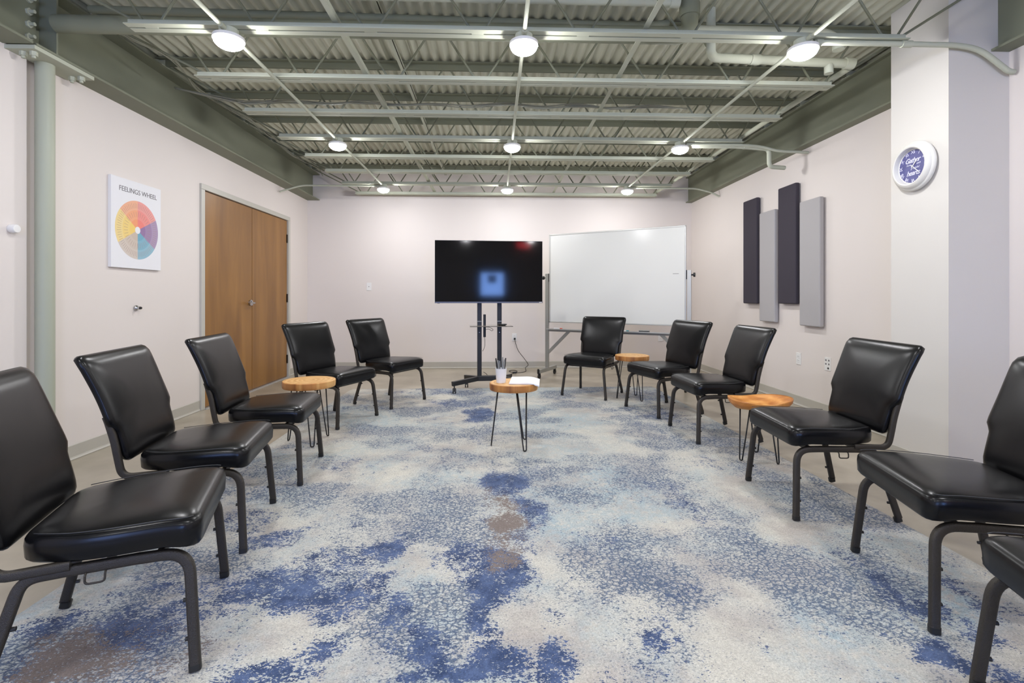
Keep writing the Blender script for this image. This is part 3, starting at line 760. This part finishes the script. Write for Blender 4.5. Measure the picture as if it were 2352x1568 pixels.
for k, (a, b, lab) in enumerate(CH):
    a = Vector(a); b = Vector(b); m = (a + b) / 2; u = (b - a).normalized(); bk = Vector((-u.y, u.x))
    c = m + bk * OY
    o = proto if k == 0 else dup(proto)
    o.location = (c.x, c.y, RZ + .0022); o.rotation_euler = (0, 0, math.atan2(bk.y, bk.x) - PI / 2)
    o['label'] = lab

# ------------------------------------------------------------------ side tables
def hairpin(parent, ang, zt, rf, rt, cx=0, cy=0):
    a = Vector((math.cos(ang), math.sin(ang), 0)); t = Vector((-a.y, a.x, 0)); o = Vector((cx, cy, 0))
    pts = [o + a * rt + t * .042 + Vector((0, 0, zt)), o + a * rf + t * .011 + Vector((0, 0, .005)), o + a * rf - t * .011 + Vector((0, 0, .005)), o + a * rt - t * .042 + Vector((0, 0, zt))]
    l = obj('leg', tubem(smoothpath(pts, .01, 5), .0045, n=10), 'hairpin', parent, smooth=True)
    bm = NB(); q = [o + a * (rt - .03) + t * .055, o + a * (rt + .022) + t * .05, o + a * (rt + .022) - t * .05, o + a * (rt - .03) - t * .055]
    A = [bm.verts.new(p + Vector((0, 0, zt - .003))) for p in q]; B = [bm.verts.new(p + Vector((0, 0, zt + .001))) for p in q]
    for i in range(4): bm.faces.new((A[i], A[(i + 1) % 4], B[(i + 1) % 4], B[i]))
    bm.faces.new(A); bm.faces.new(B); obj('mounting_plate', bm, 'hairpin', l)
def slab_top(parent, R, zt, th, wob, seed, name='tabletop'):
    bm = NB(); n = 72; random.seed(seed); ph = [random.uniform(0, 6.28) for _ in range(5)]
    def rad(a): return R * (1 + wob * (math.sin(2 * a + ph[0]) * .5 + math.sin(3 * a + ph[1]) * .35 + math.sin(5 * a + ph[2]) * .2))
    rings = []
    for (f, z) in ((.0, zt), (.35, zt), (.7, zt), (.975, zt), (1, zt - .004), (1.0, zt - th * .5), (.99, zt - th + .004), (.975, zt - th), (0, zt - th)):
        rings.append([bm.verts.new((rad(2 * PI * k / n) * f * math.cos(2 * PI * k / n), rad(2 * PI * k / n) * f * math.sin(2 * PI * k / n), z)) for k in range(n)] if f else [bm.verts.new((0, 0, z))])
    for j, (A, B) in enumerate(zip(rings, rings[1:])):
        for k in range(n):
            if len(A) == 1: fc = bm.faces.new((A[0], B[k], B[(k + 1) % n]))
            elif len(B) == 1: fc = bm.faces.new((A[k], B[0], A[(k + 1) % n]))
            else: fc = bm.faces.new((A[k], B[k], B[(k + 1) % n], A[(k + 1) % n]))
            fc.material_index = 1 if 3 <= j <= 6 else 0
    return obj(name, bm, ['slab', 'bark'], parent, smooth='angle')
TABLES = [((.137, 3.56), .175, (180, -63, 57), .03, 3, 'pale wooden round table on hairpin legs in the circle centre, holding a cup'),
          ((-1.405, 3.71), .188, (172, -62, 56), .012, 8, 'round wooden hairpin table between the door-side chairs, with nothing on it'),
          ((1.475, 5.16), .179, (180, -69, 60), .015, 12, 'round wooden hairpin table beside the chair before the whiteboard')]
for (x, y), R, angs, wob, sd, lab in TABLES:
    t = thing('side_table', lab, 'table', (x, y, RZ), 0, 'small wooden side tables')
    slab_top(t, R, .467, .05, wob, sd)
    for a in angs: hairpin(t, math.radians(a), .417, .165, .115)
# carved table with a dished, wavy top
t = thing('carved_side_table', 'honey wood table with dished wavy top on black hairpin legs', 'table', (1.775, 3.215, RZ), math.radians(-8))
bm = NB(); n = 80; K = 14; rows = []
def rout(a): return .185 * (1 + .14 * math.cos(2 * a - .5) + .06 * math.sin(3 * a + 1.9) + .04 * math.cos(5 * a + .4))
def ztop(f, a):
    dish = -.03 * math.exp(-(f * 1.3) ** 2) + .012 * math.sin(2 * a + 1.0) * f + .018 * f ** 3
    return .395 + dish
for j in range(K + 1):
    f = j / K; rr = f if f < 1 else 1
    rows.append([(rout(2 * PI * k / n) * rr, 2 * PI * k / n, ztop(f, 2 * PI * k / n)) for k in range(n)])
under = []
for f, dz in ((1.0, -.012), (.985, -.03), (.93, -.046), (.8, -.054), (.4, -.056)):
    under.append([(rout(2 * PI * k / n) * f, 2 * PI * k / n, (.395 + .018 + .012 * math.sin(2 * (2 * PI * k / n) + 1.0)) + dz if f > .9 else .356) for k in range(n)])
V = [[bm.verts.new((r * math.cos(a), r * math.sin(a), z)) for r, a, z in R_] for R_ in rows[1:] + under]
ct = bm.verts.new((0, 0, rows[0][0][2])); cb = bm.verts.new((0, 0, .356))
for k in range(n):
    bm.faces.new((ct, V[0][k], V[0][(k + 1) % n])); bm.faces.new((cb, V[-1][(k + 1) % n], V[-1][k]))
for A, B in zip(V, V[1:]):
    for k in range(n): bm.faces.new((A[k], B[k], B[(k + 1) % n], A[(k + 1) % n]))
obj('tabletop', bm, 'teak', t, smooth=True)
for a in (205, -50, 72): hairpin(t, math.radians(a), .355, .14, .105)

# cup of pens and papers on the centre table
TZ = RZ + .467
t = thing('pen_cup', 'white tapered cup holding pens on the centre table', 'cup', (.044, 3.535, TZ))
obj('cup', lathe(NB(), [(0, .0), (.031, 0), (.034, .003), (.0415, .103), (.0425, .106), (.0405, .106), (.0385, .098), (.031, .006), (0, .006)], 40), 'ceramic', t, smooth='angle')
PEN = [(-.022, .004, -.30, .05, .172, 'penblack', 'black capped pen tilting furthest out of the white cup'), (-.012, -.012, -.22, -.1, .158, 'pengrey', 'clear grey pen behind the black capped one in the cup'),
       (-.004, .012, -.12, .12, .150, 'pengrey', 'short grey pen in the middle of the cup cluster'), (.010, .004, .06, .06, .178, 'pengrey', 'tallest grey pen standing upright in the cup'),
       (.018, -.008, .17, -.1, .165, 'pengrey', 'grey pen leaning toward the papers'), (.0225, .010, .24, .1, .172, 'penblack', 'dark pen leaning outermost toward the papers')]
for x, y, tx, ty, l, m_, lab in PEN:
    p = thing('pen', lab, 'pen', (.044 + x * .75, 3.535 + y * .75, TZ + .008), 0, 'pens in the white cup')
    d = Vector((tx * .42, ty * .42, 1)).normalized()
    obj('barrel', cylm((0, 0, 0), d * (l * .68), .0042, n=10), m_, p, smooth='angle')
    b_ = cylm(d * (l * .62), d * l, .0054, .0047, n=10); sd = Vector((0, -.0065, 0)); cyl(b_, d * (l * .70) + sd, d * (l * .97) + sd, .0013, n=6)
    obj('cap', b_, 'penblack' if m_ == 'penblack' else 'pengrey', p, smooth='angle')
t = thing('paper_stack', 'stack of white papers overhanging the centre table edge', 'papers', (.222, 3.585, TZ + .0015), math.radians(-6))
bm = NB(); nx_, ny_ = 16, 4; lay = []
def curl(x): return -.000 - .016 * max(0, (x - .015) / .095) ** 2
for top_ in (0, 1):
    g = []
    for j in range(ny_ + 1):
        g.append([bm.verts.new((-.108 + .216 * i / nx_, -.14 + .28 * j / ny_, max(curl(-.108 + .216 * i / nx_), -.02) + (.009 if top_ else .0008) + .003 * math.exp(-((-.108 + .216 * i / nx_ - .02) / .06) ** 2) * top_)) for i in range(nx_ + 1)])
    lay.append(g)
# keep the lower face above the table where it is carried
for j in range(ny_ + 1):
    for i in range(nx_ + 1):
        for g in lay: 
            v = g[j][i]
            if v.co.x < .075: v.co.z = max(v.co.z, .0008 if g is lay[0] else .006)
for a, g in enumerate(lay):
    for j in range(ny_):
        for i in range(nx_):
            q = (g[j][i], g[j][i + 1], g[j + 1][i + 1], g[j + 1][i]); bm.faces.new(q if a else q[::-1])
for i in range(nx_):
    bm.faces.new((lay[0][0][i], lay[0][0][i + 1], lay[1][0][i + 1], lay[1][0][i])); bm.faces.new((lay[0][ny_][i + 1], lay[0][ny_][i], lay[1][ny_][i], lay[1][ny_][i + 1]))
for j in range(ny_):
    bm.faces.new((lay[0][j + 1][0], lay[0][j][0], lay[1][j][0], lay[1][j + 1][0])); bm.faces.new((lay[0][j][nx_], lay[0][j + 1][nx_], lay[1][j + 1][nx_], lay[1][j][nx_]))
obj('sheets', bm, 'paper', t, smooth='angle')

# ------------------------------------------------------------------ television on its rolling stand
TVX, TVY, TVA = -.066, 5.547, math.radians(3.9)
t = thing('television', 'large black flat television with dark glossy screen', 'television', (TVX, TVY, 1.036), TVA)
Wt, Ht = 1.235, .715
obj('casing', box(boxm(-Wt / 2, .002, 0, Wt / 2, .032, Ht), -.42, .03, .06, .42, .066, .50), 'tvblack', t, bev=.003)
obj('screen', boxm(-Wt / 2 + .005, -.0022, .017, Wt / 2 - .005, .003, Ht - .005), 'screen', t)
obj('lower_bezel', boxm(-Wt / 2, -.004, 0, Wt / 2, .006, .0165), 'bezel', t, label='grey lower bezel')
obj('logo', box(boxm(Wt / 2 - .040, -.0048, .005, Wt / 2 - .008, -.0038, .011), -.0, 0, 0, 0.0001, .0001, .0001), 'white', t, label='small white maker mark')
for x in (-Wt / 2 + .04,):
    obj('sensor', boxm(x - .012, -.004, -.004, x + .016, .02, 0), 'rubber', t)
s = thing('television_stand', 'black two-post rolling television stand with angled feet', 'stand', (TVX, 5.72, 0), TVA)
for x in (-.118, .118):
    obj('post', boxm(x - .026, -.02, .12, x + .026, .02, 1.62), 'tvblack', s, bev=.006)
    obj('height_collar', boxm(x - .028, -.022, .815, x + .028, .022, .825), 'alu_dark', s)
    obj('bolt', cylm((x, -.021, .69), (x, -.024, .69), .005, n=10), 'chrome', s)
bm = NB(); box(bm, -.15, -.028, .118, .15, .028, .18); obj('hub', bm, 'tvblack', s, bev=.008)
for sx in (-1, 1):
    for sy, ex, ey in ((-1, .43, -.20), (1, .28, .27)):
        foot_z = RZ if sy < 0 else 0
        p0 = Vector((sx * .12, 0, .148)); p1 = Vector((sx * ex, ey, .122))
        lg = obj('leg', sweep(NB(), [p0, p0.lerp(p1, .25), p1], rprof(.04, .052, .006), Vector((0, 0, 1)).cross((p1 - p0).normalized())), 'tvblack', s, smooth='angle')
        c = p1 - (p1 - p0).normalized() * .025
        b_ = cylm((c.x, c.y, .07), (c.x, c.y, .1), .007, n=10)
        for o_ in (-.014, .014): cyl(b_, (c.x + o_ - .006, c.y - .006, foot_z + .029), (c.x + o_ + .006, c.y - .006, foot_z + .029), .029, n=20)
        box(b_, c.x - .007, c.y - .024, .035, c.x + .007, c.y + .02, .074)
        obj('castor', b_, 'rubber', lg, smooth='angle')
obj('cross_bar', boxm(-.20, -.035, 1.22, .20, -.021, 1.26), 'tvblack', s); obj('cross_bar', boxm(-.20, -.035, 1.48, .20, -.021, 1.52), 'tvblack', s)
for x in (-.2, .18): obj('mount_arm', boxm(x, -.098, 1.12, x + .02, -.035, 1.56), 'tvblack', s)
obj('shelf', boxm(-.235, -.26, .768, .255, -.022, .777), 'glassgrey', s, label='smoked translucent shelf', bev=.004)
t = thing('remote_puck', 'small flat black device lying on the stand shelf', 'device', (.085, 5.60, .7772), TVA)
obj('body', lathe(NB(), [(0, 0), (.034, 0), (.052, .008), (.054, .014), (.048, .018), (0, .018)], 30), 'rubber', t, smooth='angle')
t = thing('power_strip', 'long black power strip strapped beside the stand post', 'power strip', (-.125, 5.75, .63), TVA)
obj('strip_body', boxm(-.014, -.02, 0, .016, .02, .27), 'rubber', t, bev=.005)
obj('cord', tubem(catmull([(0, 0, .01), (.004, .0, -.06), (.0, .0, -.12), (-.02, .03, -.17)], 5), .0028, n=8), 'rubber', t, smooth=True)
obj('cord', tubem(catmull([(.012, -.005, .12), (.06, -.01, .115), (.10, -.01, .09), (.085, -.01, .075), (.05, -.01, .095), (.012, -.005, .09)], 5), .0028, n=8), 'rubber', t, smooth=True)
obj('cord', tubem(catmull([(-.01, .04, -.42), (.03, .04, -.45), (.055, .04, -.50)], 5), .003, n=8), 'rubber', t, smooth=True)

# ------------------------------------------------------------------ wall plates and power cord
def plate(label, wall, loc, w_, h_, kind):
    t = thing('wall_plate', label, 'wall plate', loc, FACE_ROOM[wall])
    obj('cover', boxm(-w_ / 2, -.006, -h_ / 2, w_ / 2, 0, h_ / 2), 'white', t, bev=.002)
    if kind == 'duplex':
        for z in (.02, -.02):
            q = obj('receptacle', boxm(-.017, -.0085, z - .0145, .017, -.0055, z + .0145), 'white', t, bev=.003)
            b_ = NB()
            for x in (-.0065, .0065): box(b_, x - .0012, -.0092, z + .000, x + .0012, -.0084, z + .009)
            obj('slot', b_, 'rubber', q)
    elif kind == 'jack':
        obj('jack', boxm(-.009, -.0085, -.008, .009, -.0055, .010), 'white', t); obj('port', boxm(-.006, -.0092, -.005, .006, -.0084, .005), 'ink', t)
    elif kind == 'data':
        for x, z in ((-.02, .035), (.02, .035), (-.02, -.0), (.02, -.0)):
            obj('port', boxm(x - .008, -.0082, z - .007, x + .008, -.0058, z + .007), 'ink', t)
        obj('port', cylm((.012, -.006, -.038), (.012, -.010, -.038), .009, n=16), 'rubber', t)
    return t
plate('white phone jack plate on the back wall between door corner and television', 'back', (-1.941, YB, 1.264), .074, .118, 'jack')
op = plate('white outlet behind the television stand with a black plug in it', 'back', (.302, YB, .478), .074, .122, 'duplex')
plate('white outlet low on the back wall under the whiteboard', 'back', (2.602, YB, .466), .074, .118, 'duplex')
plate('white duplex outlet below the grey panels on the panel wall', 'right', (XR, 4.83, .478), .076, .12, 'duplex')
plate('white multi-port data plate on the panel wall, closer to the pillar', 'right', (XR, 4.398, .482), .082, .122, 'data')
t = thing('extension_lead', 'black power cord looping from the outlet to the television stand', 'cord', (.305, YB - .012, .458))
def wp(px, py, Z=None, Y=None):
    s_, c_ = math.sin(YAW), math.cos(YAW); tt = (px - 1176) / 1110.7
    z = 1110.7 * (1.11 - Z) / (py - 681) if Y is None else Y / (c_ - tt * s_)
    return Vector((tt * z * c_ + z * s_, -tt * z * s_ + z * c_, Z if Y is None else 1.11 - (py - 681) / 1110.7 * z)) - Vector(t.location)
path = [Vector((0, -.03, -.0)), wp(1185, 790, Y=7.47), wp(1191, 806, Y=7.46), wp(1204, 823, Y=7.45), wp(1213, 837, Y=7.42), Vector((.46, 7.33, .03)) - Vector(t.location),
        Vector((.46, 7.18, .006)) - Vector(t.location), wp(1200, 854.5, .006), wp(1185, 855.5, .006), wp(1172, 853.5, .006), wp(1170, 851, .006), wp(1180, 849.8, .006), wp(1188, 852.5, .006), wp(1181, 856.5, .006), wp(1168, 860, .006), wp(1163, 863, .006), wp(1156, 869, .006)]
obj('cable', tubem(catmull(path, 7), .0042, n=8), 'rubber', t, smooth=True)
obj('plug', box(boxm(-.014, -.032, -.016, .014, .0, .014), -.006, -.05, -.012, .006, -.03, .004), 'rubber', t, bev=.003)
q = wp(1182, 855.6, .012); obj('strain_block', boxm(q.x - .03, q.y - .014, q.z - .006, q.x + .03, q.y + .014, q.z + .014), 'rubber', t, bev=.004)
q = wp(1163, 863, .012); obj('connector', boxm(q.x - .02, q.y - .03, q.z - .006, q.x + .018, q.y + .03, q.z + .016), 'rubber', t, bev=.004)

# ------------------------------------------------------------------ rolling whiteboard
A0 = Vector((.728, 6.73)); dirv = Vector((.852, -.523)); ang = math.atan2(dirv.y, dirv.x); LB = 1.888
t = thing('rolling_whiteboard', 'tall rolling whiteboard angled across the far corner', 'whiteboard', (A0.x, A0.y, 0), ang)
# local x along the board, local -y is the writing side facing the room
bz0, bz1 = .752, 1.972; bx0, bx1 = .035, LB - .035
pnl = obj('board_panel', boxm(bx0 + .012, -.010, bz0 + .012, bx1 - .012, .010, bz1 - .012), 'board', t)
bm = NB(); box(bm, bx0, -.014, bz0, bx1, .014, bz0 + .018); box(bm, bx0, -.014, bz1 - .018, bx1, .014, bz1)
box(bm, bx0, -.014, bz0, bx0 + .018, .014, bz1); box(bm, bx1 - .018, -.014, bz0, bx1, .014, bz1)
obj('board_frame', bm, 'alu', t, bev=.003)
for k, x in enumerate((0, LB)):
    obj('post', boxm(x - .024, -.018, .10, x + .024, .018, 1.43), 'alu_dark' if k == 0 else 'alu', t, bev=.005)
    sg = -1 if k == 0 else 1
    obj('pivot_knob', cyl(cylm((x + sg * .024, 0, 1.372), (x + sg * .05, 0, 1.372), .010, n=14), (x + sg * .048, 0, 1.372), (x + sg * .068, 0, 1.372), .026, n=20), 'rubber', t, smooth='angle')
    obj('pivot_plate', boxm(min(x - sg * .024, x - sg * .034), -.016, 1.32, max(x - sg * .024, x - sg * .034), .016, 1.43), 'rubber', t)
    ft = obj('foot_beam', boxm(x - .025, -.27, .075, x + .025, .27, .125), 'alu_dark' if k == 0 else 'alu', t, bev=.004)
    for y in (-.25, .25):
        b_ = cylm((x - .011, y, .031), (x + .011, y, .031), .031, n=22); box(b_, x - .016, y - .012, .035, x + .016, y + .012, .075)
        if y < 0: box(b_, x - .010, y - .036, .07, x + .010, y - .02, .135)
        obj('castor', b_, 'rubber', ft, smooth='angle')
    x1 = x - sg * .02; x2 = x - sg * .335
    obj('brace', sweep(NB(), [(x1, 0, .335), (x2, 0, .645)], rprof(.02, .042, .004), Vector((0, 1, 0))), 'alu_dark', t)
obj('lower_rail', boxm(0, -.012, .628, LB, .014, .662), 'alu_dark', t)
obj('tray', box(boxm(.02, -.075, .658, LB - .02, .014, .664), .02, -.078, .658, LB - .02, -.074, .672), 'alu', t, label='pen tray')
obj('scribble', box(NB(), LB - .19, -.0106, 1.385, LB - .12, -.0102, 1.393), 'alu_dark', pnl, label='faint grey mark')
def on_tray(x, y=-.035, z=.664):
    v = Matrix.Rotation(ang, 3, 'Z') @ Vector((x, y, 0)); return (A0.x + v.x, A0.y + v.y, z)
def marker(x, cap, lab, y=-.035, flip=1):
    m_ = thing('marker', lab, 'marker', on_tray(x, y), ang)
    obj('barrel', cylm((-.06 * flip, 0, .0085), (.03 * flip, 0, .0085), .008, n=14), 'white', m_, smooth='angle')
    obj('cap', cylm((.03 * flip, 0, .009), (.062 * flip, 0, .009), .0088, n=14), cap, m_, smooth='angle')
marker(.18, 'red', 'white marker with orange-red cap on the whiteboard tray')
marker(1.10, 'teal', 'white marker with teal cap on the whiteboard tray')
t2 = thing('board_eraser', 'dark felt eraser on the whiteboard tray', 'eraser', on_tray(1.36, -.046, .6645), ang)
obj('felt', boxm(-.062, -.022, 0, .062, .022, .014), 'rubber', t2); obj('grip', boxm(-.062, -.020, .014, .062, .020, .028), 'alu_dark', t2, bev=.004)

# ------------------------------------------------------------------ acoustic panels
PAN = [(5.68, 1.028, 2.268, 'panel_dark', 'charcoal acoustic panel beside the whiteboard corner, shorter-looking of the dark pair'),
       (5.317, .83, 2.066, 'panel_grey', 'light grey acoustic panel between the two charcoal panels'),
       (4.949, 1.035, 2.268, 'panel_dark', 'charcoal acoustic panel between the two light grey panels'),
       (4.583, .822, 2.052, 'panel_grey', 'light grey acoustic panel closest to the pillar')]
for y, z0, z1, m_, lab in PAN:
    t = thing('acoustic_panel', lab, 'acoustic panel', (XR, y, z0), FACE_ROOM['right'], 'tall acoustic wall panels')
    obj('fabric_panel', boxm(-.153, -.058, 0, .153, -.012, z1 - z0), m_, t, bev=.012)
    obj('mount', boxm(-.08, -.013, .1, .08, 0, z1 - z0 - .1), 'alu_dark', t)

# ------------------------------------------------------------------ clock on the pillar
t = thing('wall_clock', 'round white clock with navy dial and white Roman numerals', 'clock', (PX, 3.03, 1.952), FACE_ROOM['right'])
mt = Matrix.Rotation(PI / 2, 4, 'X')
rim = [(.0, -.0), (.140, 0), (.152, .006), (.160, .016), (.160, .024), (.154, .032), (.147, .035), (.143, .044), (.132, .054), (.122, .058), (.116, .055), (.112, .044), (.110, .026), (.1, .022), (0, .022)]
obj('case', lathe(NB(), rim, 72, mt), 'cream', t, smooth='angle')
obj('dial', lathe(NB(), [(0, .0225), (.1095, .0225), (.1095, .024), (0, .024)], 64, mt), 'navy', t)
bm = NB()
for k, s_ in enumerate(('XII', 'I', 'II', 'III', 'IV', 'V', 'VI', 'VII', 'VIII', 'IX', 'X', 'XI')):
    a = 2 * PI * k / 12; r_ = .0905
    put_text(bm, s_, .030, r_ * math.sin(a), r_ * math.cos(a), -.0246, rot=a, space=.85)
obj('numerals', bm, 'lilac', t, label='white Roman numerals', recalc=False)
bm = NB()
put_text(bm, 'Gather', .044, -.004, .038, -.0247, shear=.35, space=.88, bold=.0006)
put_text(bm, 'here', .018, -.034, .012, -.0247, shear=.5); put_text(bm, 'with', .018, .040, .012, -.0247, shear=.5)
put_text(bm, 'grateful', .020, .014, -.012, -.0247, shear=.5)
put_text(bm, 'hearts', .044, .0, -.044, -.0247, shear=.35, space=.88, bold=.0006)
obj('lettering', bm, 'lilac', t, label='white script words on the dial', recalc=False)
def hand(name, a, l, w_, y):
    d = Vector((math.sin(a), 0, math.cos(a))); n_ = Vector((math.cos(a), 0, -math.sin(a))); bm = NB()
    q = [d * -.012 + n_ * w_ * .7, d * l * .7 + n_ * w_, d * l, d * l * .7 - n_ * w_, d * -.012 - n_ * w_ * .7]
    A = [bm.verts.new(p + Vector((0, y, 0))) for p in q]; B = [bm.verts.new(p + Vector((0, y - .0012, 0))) for p in q]
    for i in range(5): bm.faces.new((A[i], A[(i + 1) % 5], B[(i + 1) % 5], B[i]))
    bm.faces.new(A); bm.faces.new(B[::-1]); obj(name, bm, 'white', t)
hand('hour_hand', math.radians(41), .058, .0032, -.028); hand('minute_hand', math.radians(134), .084, .0024, -.030)
obj('hub', cylm((0, -.026, 0), (0, -.033, 0), .005, n=16), 'white', t)

# ------------------------------------------------------------------ poster
PYC, PZ0, PZ1 = 3.963, 1.332, 2.020
t = thing('poster', 'white canvas poster of a colourful feelings wheel', 'poster', (XL, PYC, (PZ0 + PZ1) / 2), FACE_ROOM['left'])
PW, PH = .535, PZ1 - PZ0
obj('canvas', boxm(-PW / 2, -.024, -PH / 2, PW / 2, 0, PH / 2), 'print', t, bev=.0015)
obj('lettering', put_text(NB(), 'FEELINGS WHEEL', .054, .012, .262, -.0244, space=.98), 'ink', t, label='grey printed heading', recalc=False)
SECT = [(-52, 0, (240, 160, 118)), (0, 62, (236, 136, 128)), (62, 125, (150, 122, 162)), (125, 180, (118, 170, 192)), (180, 240, (202, 186, 172)), (240, 308, (240, 206, 118))]
cz = -.037; Rw = .232
bm = NB(); mats = []; rings_ = ((.028, .085, 1.0), (.085, .158, .86), (.158, Rw, .72))
ticks = NB()
for a0, a1, c in SECT:
    for (r0, r1, k_) in rings_:
        cc = [int(232 - (232 - v) * k_) for v in c]
        m_ = mat('wheel_print', srgb(*cc), .8); mats.append(m_); mi = len(mats) - 1
        nseg = max(4, int((a1 - a0) / 5))
        for i in range(nseg):
            b0 = math.radians(a0 + (a1 - a0) * i / nseg); b1 = math.radians(a0 + (a1 - a0) * (i + 1) / nseg)
            q = [bm.verts.new((r * math.sin(b), -.0243, cz + r * math.cos(b))) for r, b in ((r0, b0), (r1, b0), (r1, b1), (r0, b1))]
            bm.faces.new(q).material_index = mi
    nt_ = int((a1 - a0) / 5)
    for i in range(nt_):
        b = math.radians(a0 + (a1 - a0) * (i + .5) / nt_)
        for r0, r1 in (((.172, .215), (.105, .145)) if i % 2 == 0 else ((.172, .21),)):
            d = Vector((math.sin(b), 0, math.cos(b))); n_ = Vector((math.cos(b), 0, -math.sin(b))) * .0011
            q = [Vector((0, -.0247, cz)) + d * r0 + n_, Vector((0, -.0247, cz)) + d * r1 + n_, Vector((0, -.0247, cz)) + d * r1 - n_, Vector((0, -.0247, cz)) + d * r0 - n_]
            ticks.faces.new([ticks.verts.new(v) for v in q])
obj('colour_wheel', bm, mats, t, label='printed wheel of six colours', recalc=False)
M['tick'] = mat('wheel_words', srgb(168, 140, 130), .8)
obj('wheel_words', ticks, 'tick', t, recalc=False)
obj('wheel_centre', cylm((0, -.0242, cz), (0, -.0248, cz), .028, n=32), 'print', t)

# wall bumper, thermostat knob
t = thing('wall_bumper', 'small chrome wall bumper below the poster', 'door stop', (XL, 3.972, 1.019), FACE_ROOM['left'])
obj('stem', lathe(NB(), [(0, 0), (.021, 0), (.022, .012), (.016, .02), (.013, .026), (.013, .036), (0, .036)], 26, mt), 'chrome', t, smooth='angle')
obj('tip', lathe(NB(), [(0, .036), (.010, .036), (.010, .046), (.007, .049), (0, .049)], 20, mt), 'rubber', t, smooth='angle')
t = thing('sensor_knob', 'small round white sensor on the wall before the pipe column', 'sensor', (XL + .012, 2.962, 1.512), FACE_ROOM['left'])
obj('cap', lathe(NB(), [(0, 0), (.024, 0), (.026, .004), (.026, .032), (.022, .038), (0, .039)], 32, mt), 'white', t, smooth='angle')

# ------------------------------------------------------------------ behind the camera: door with daylit pane, added blue-light window, exit sign
t = struct('door_2', boxm(.66, YR, 0, 1.60, YR + .04, 2.13), 'jamb')
struct('door_window', boxm(.80, YR + .038, 1.15, 1.47, YR + .046, 1.82), 'daylight', t)
struct('window_notice', boxm(1.00, YR + .046, 1.52, 1.26, YR + .048, 1.75), 'ink', t)
t = struct('added_window', boxm(-2.45, YR, .85, -.75, YR + .03, 2.15), 'jamb')  # unseen window added to throw more blue light into the room
struct('added_window_pane', boxm(-2.40, YR + .028, .90, -.80, YR + .036, 2.10), 'fillglass', t)
t = thing('exit_sign', 'red lettered exit sign above the door behind the camera', 'exit sign', (2.085, YR, 2.66), PI)
obj('sign_case', boxm(-.17, -.03, -.11, .17, 0, .11), 'white', t, bev=.004)
obj('lettering', put_text(NB(), 'EXIT', .19, 0, 0, -.0306, bold=.004), 'exitred', t, label='red EXIT letters', recalc=False)
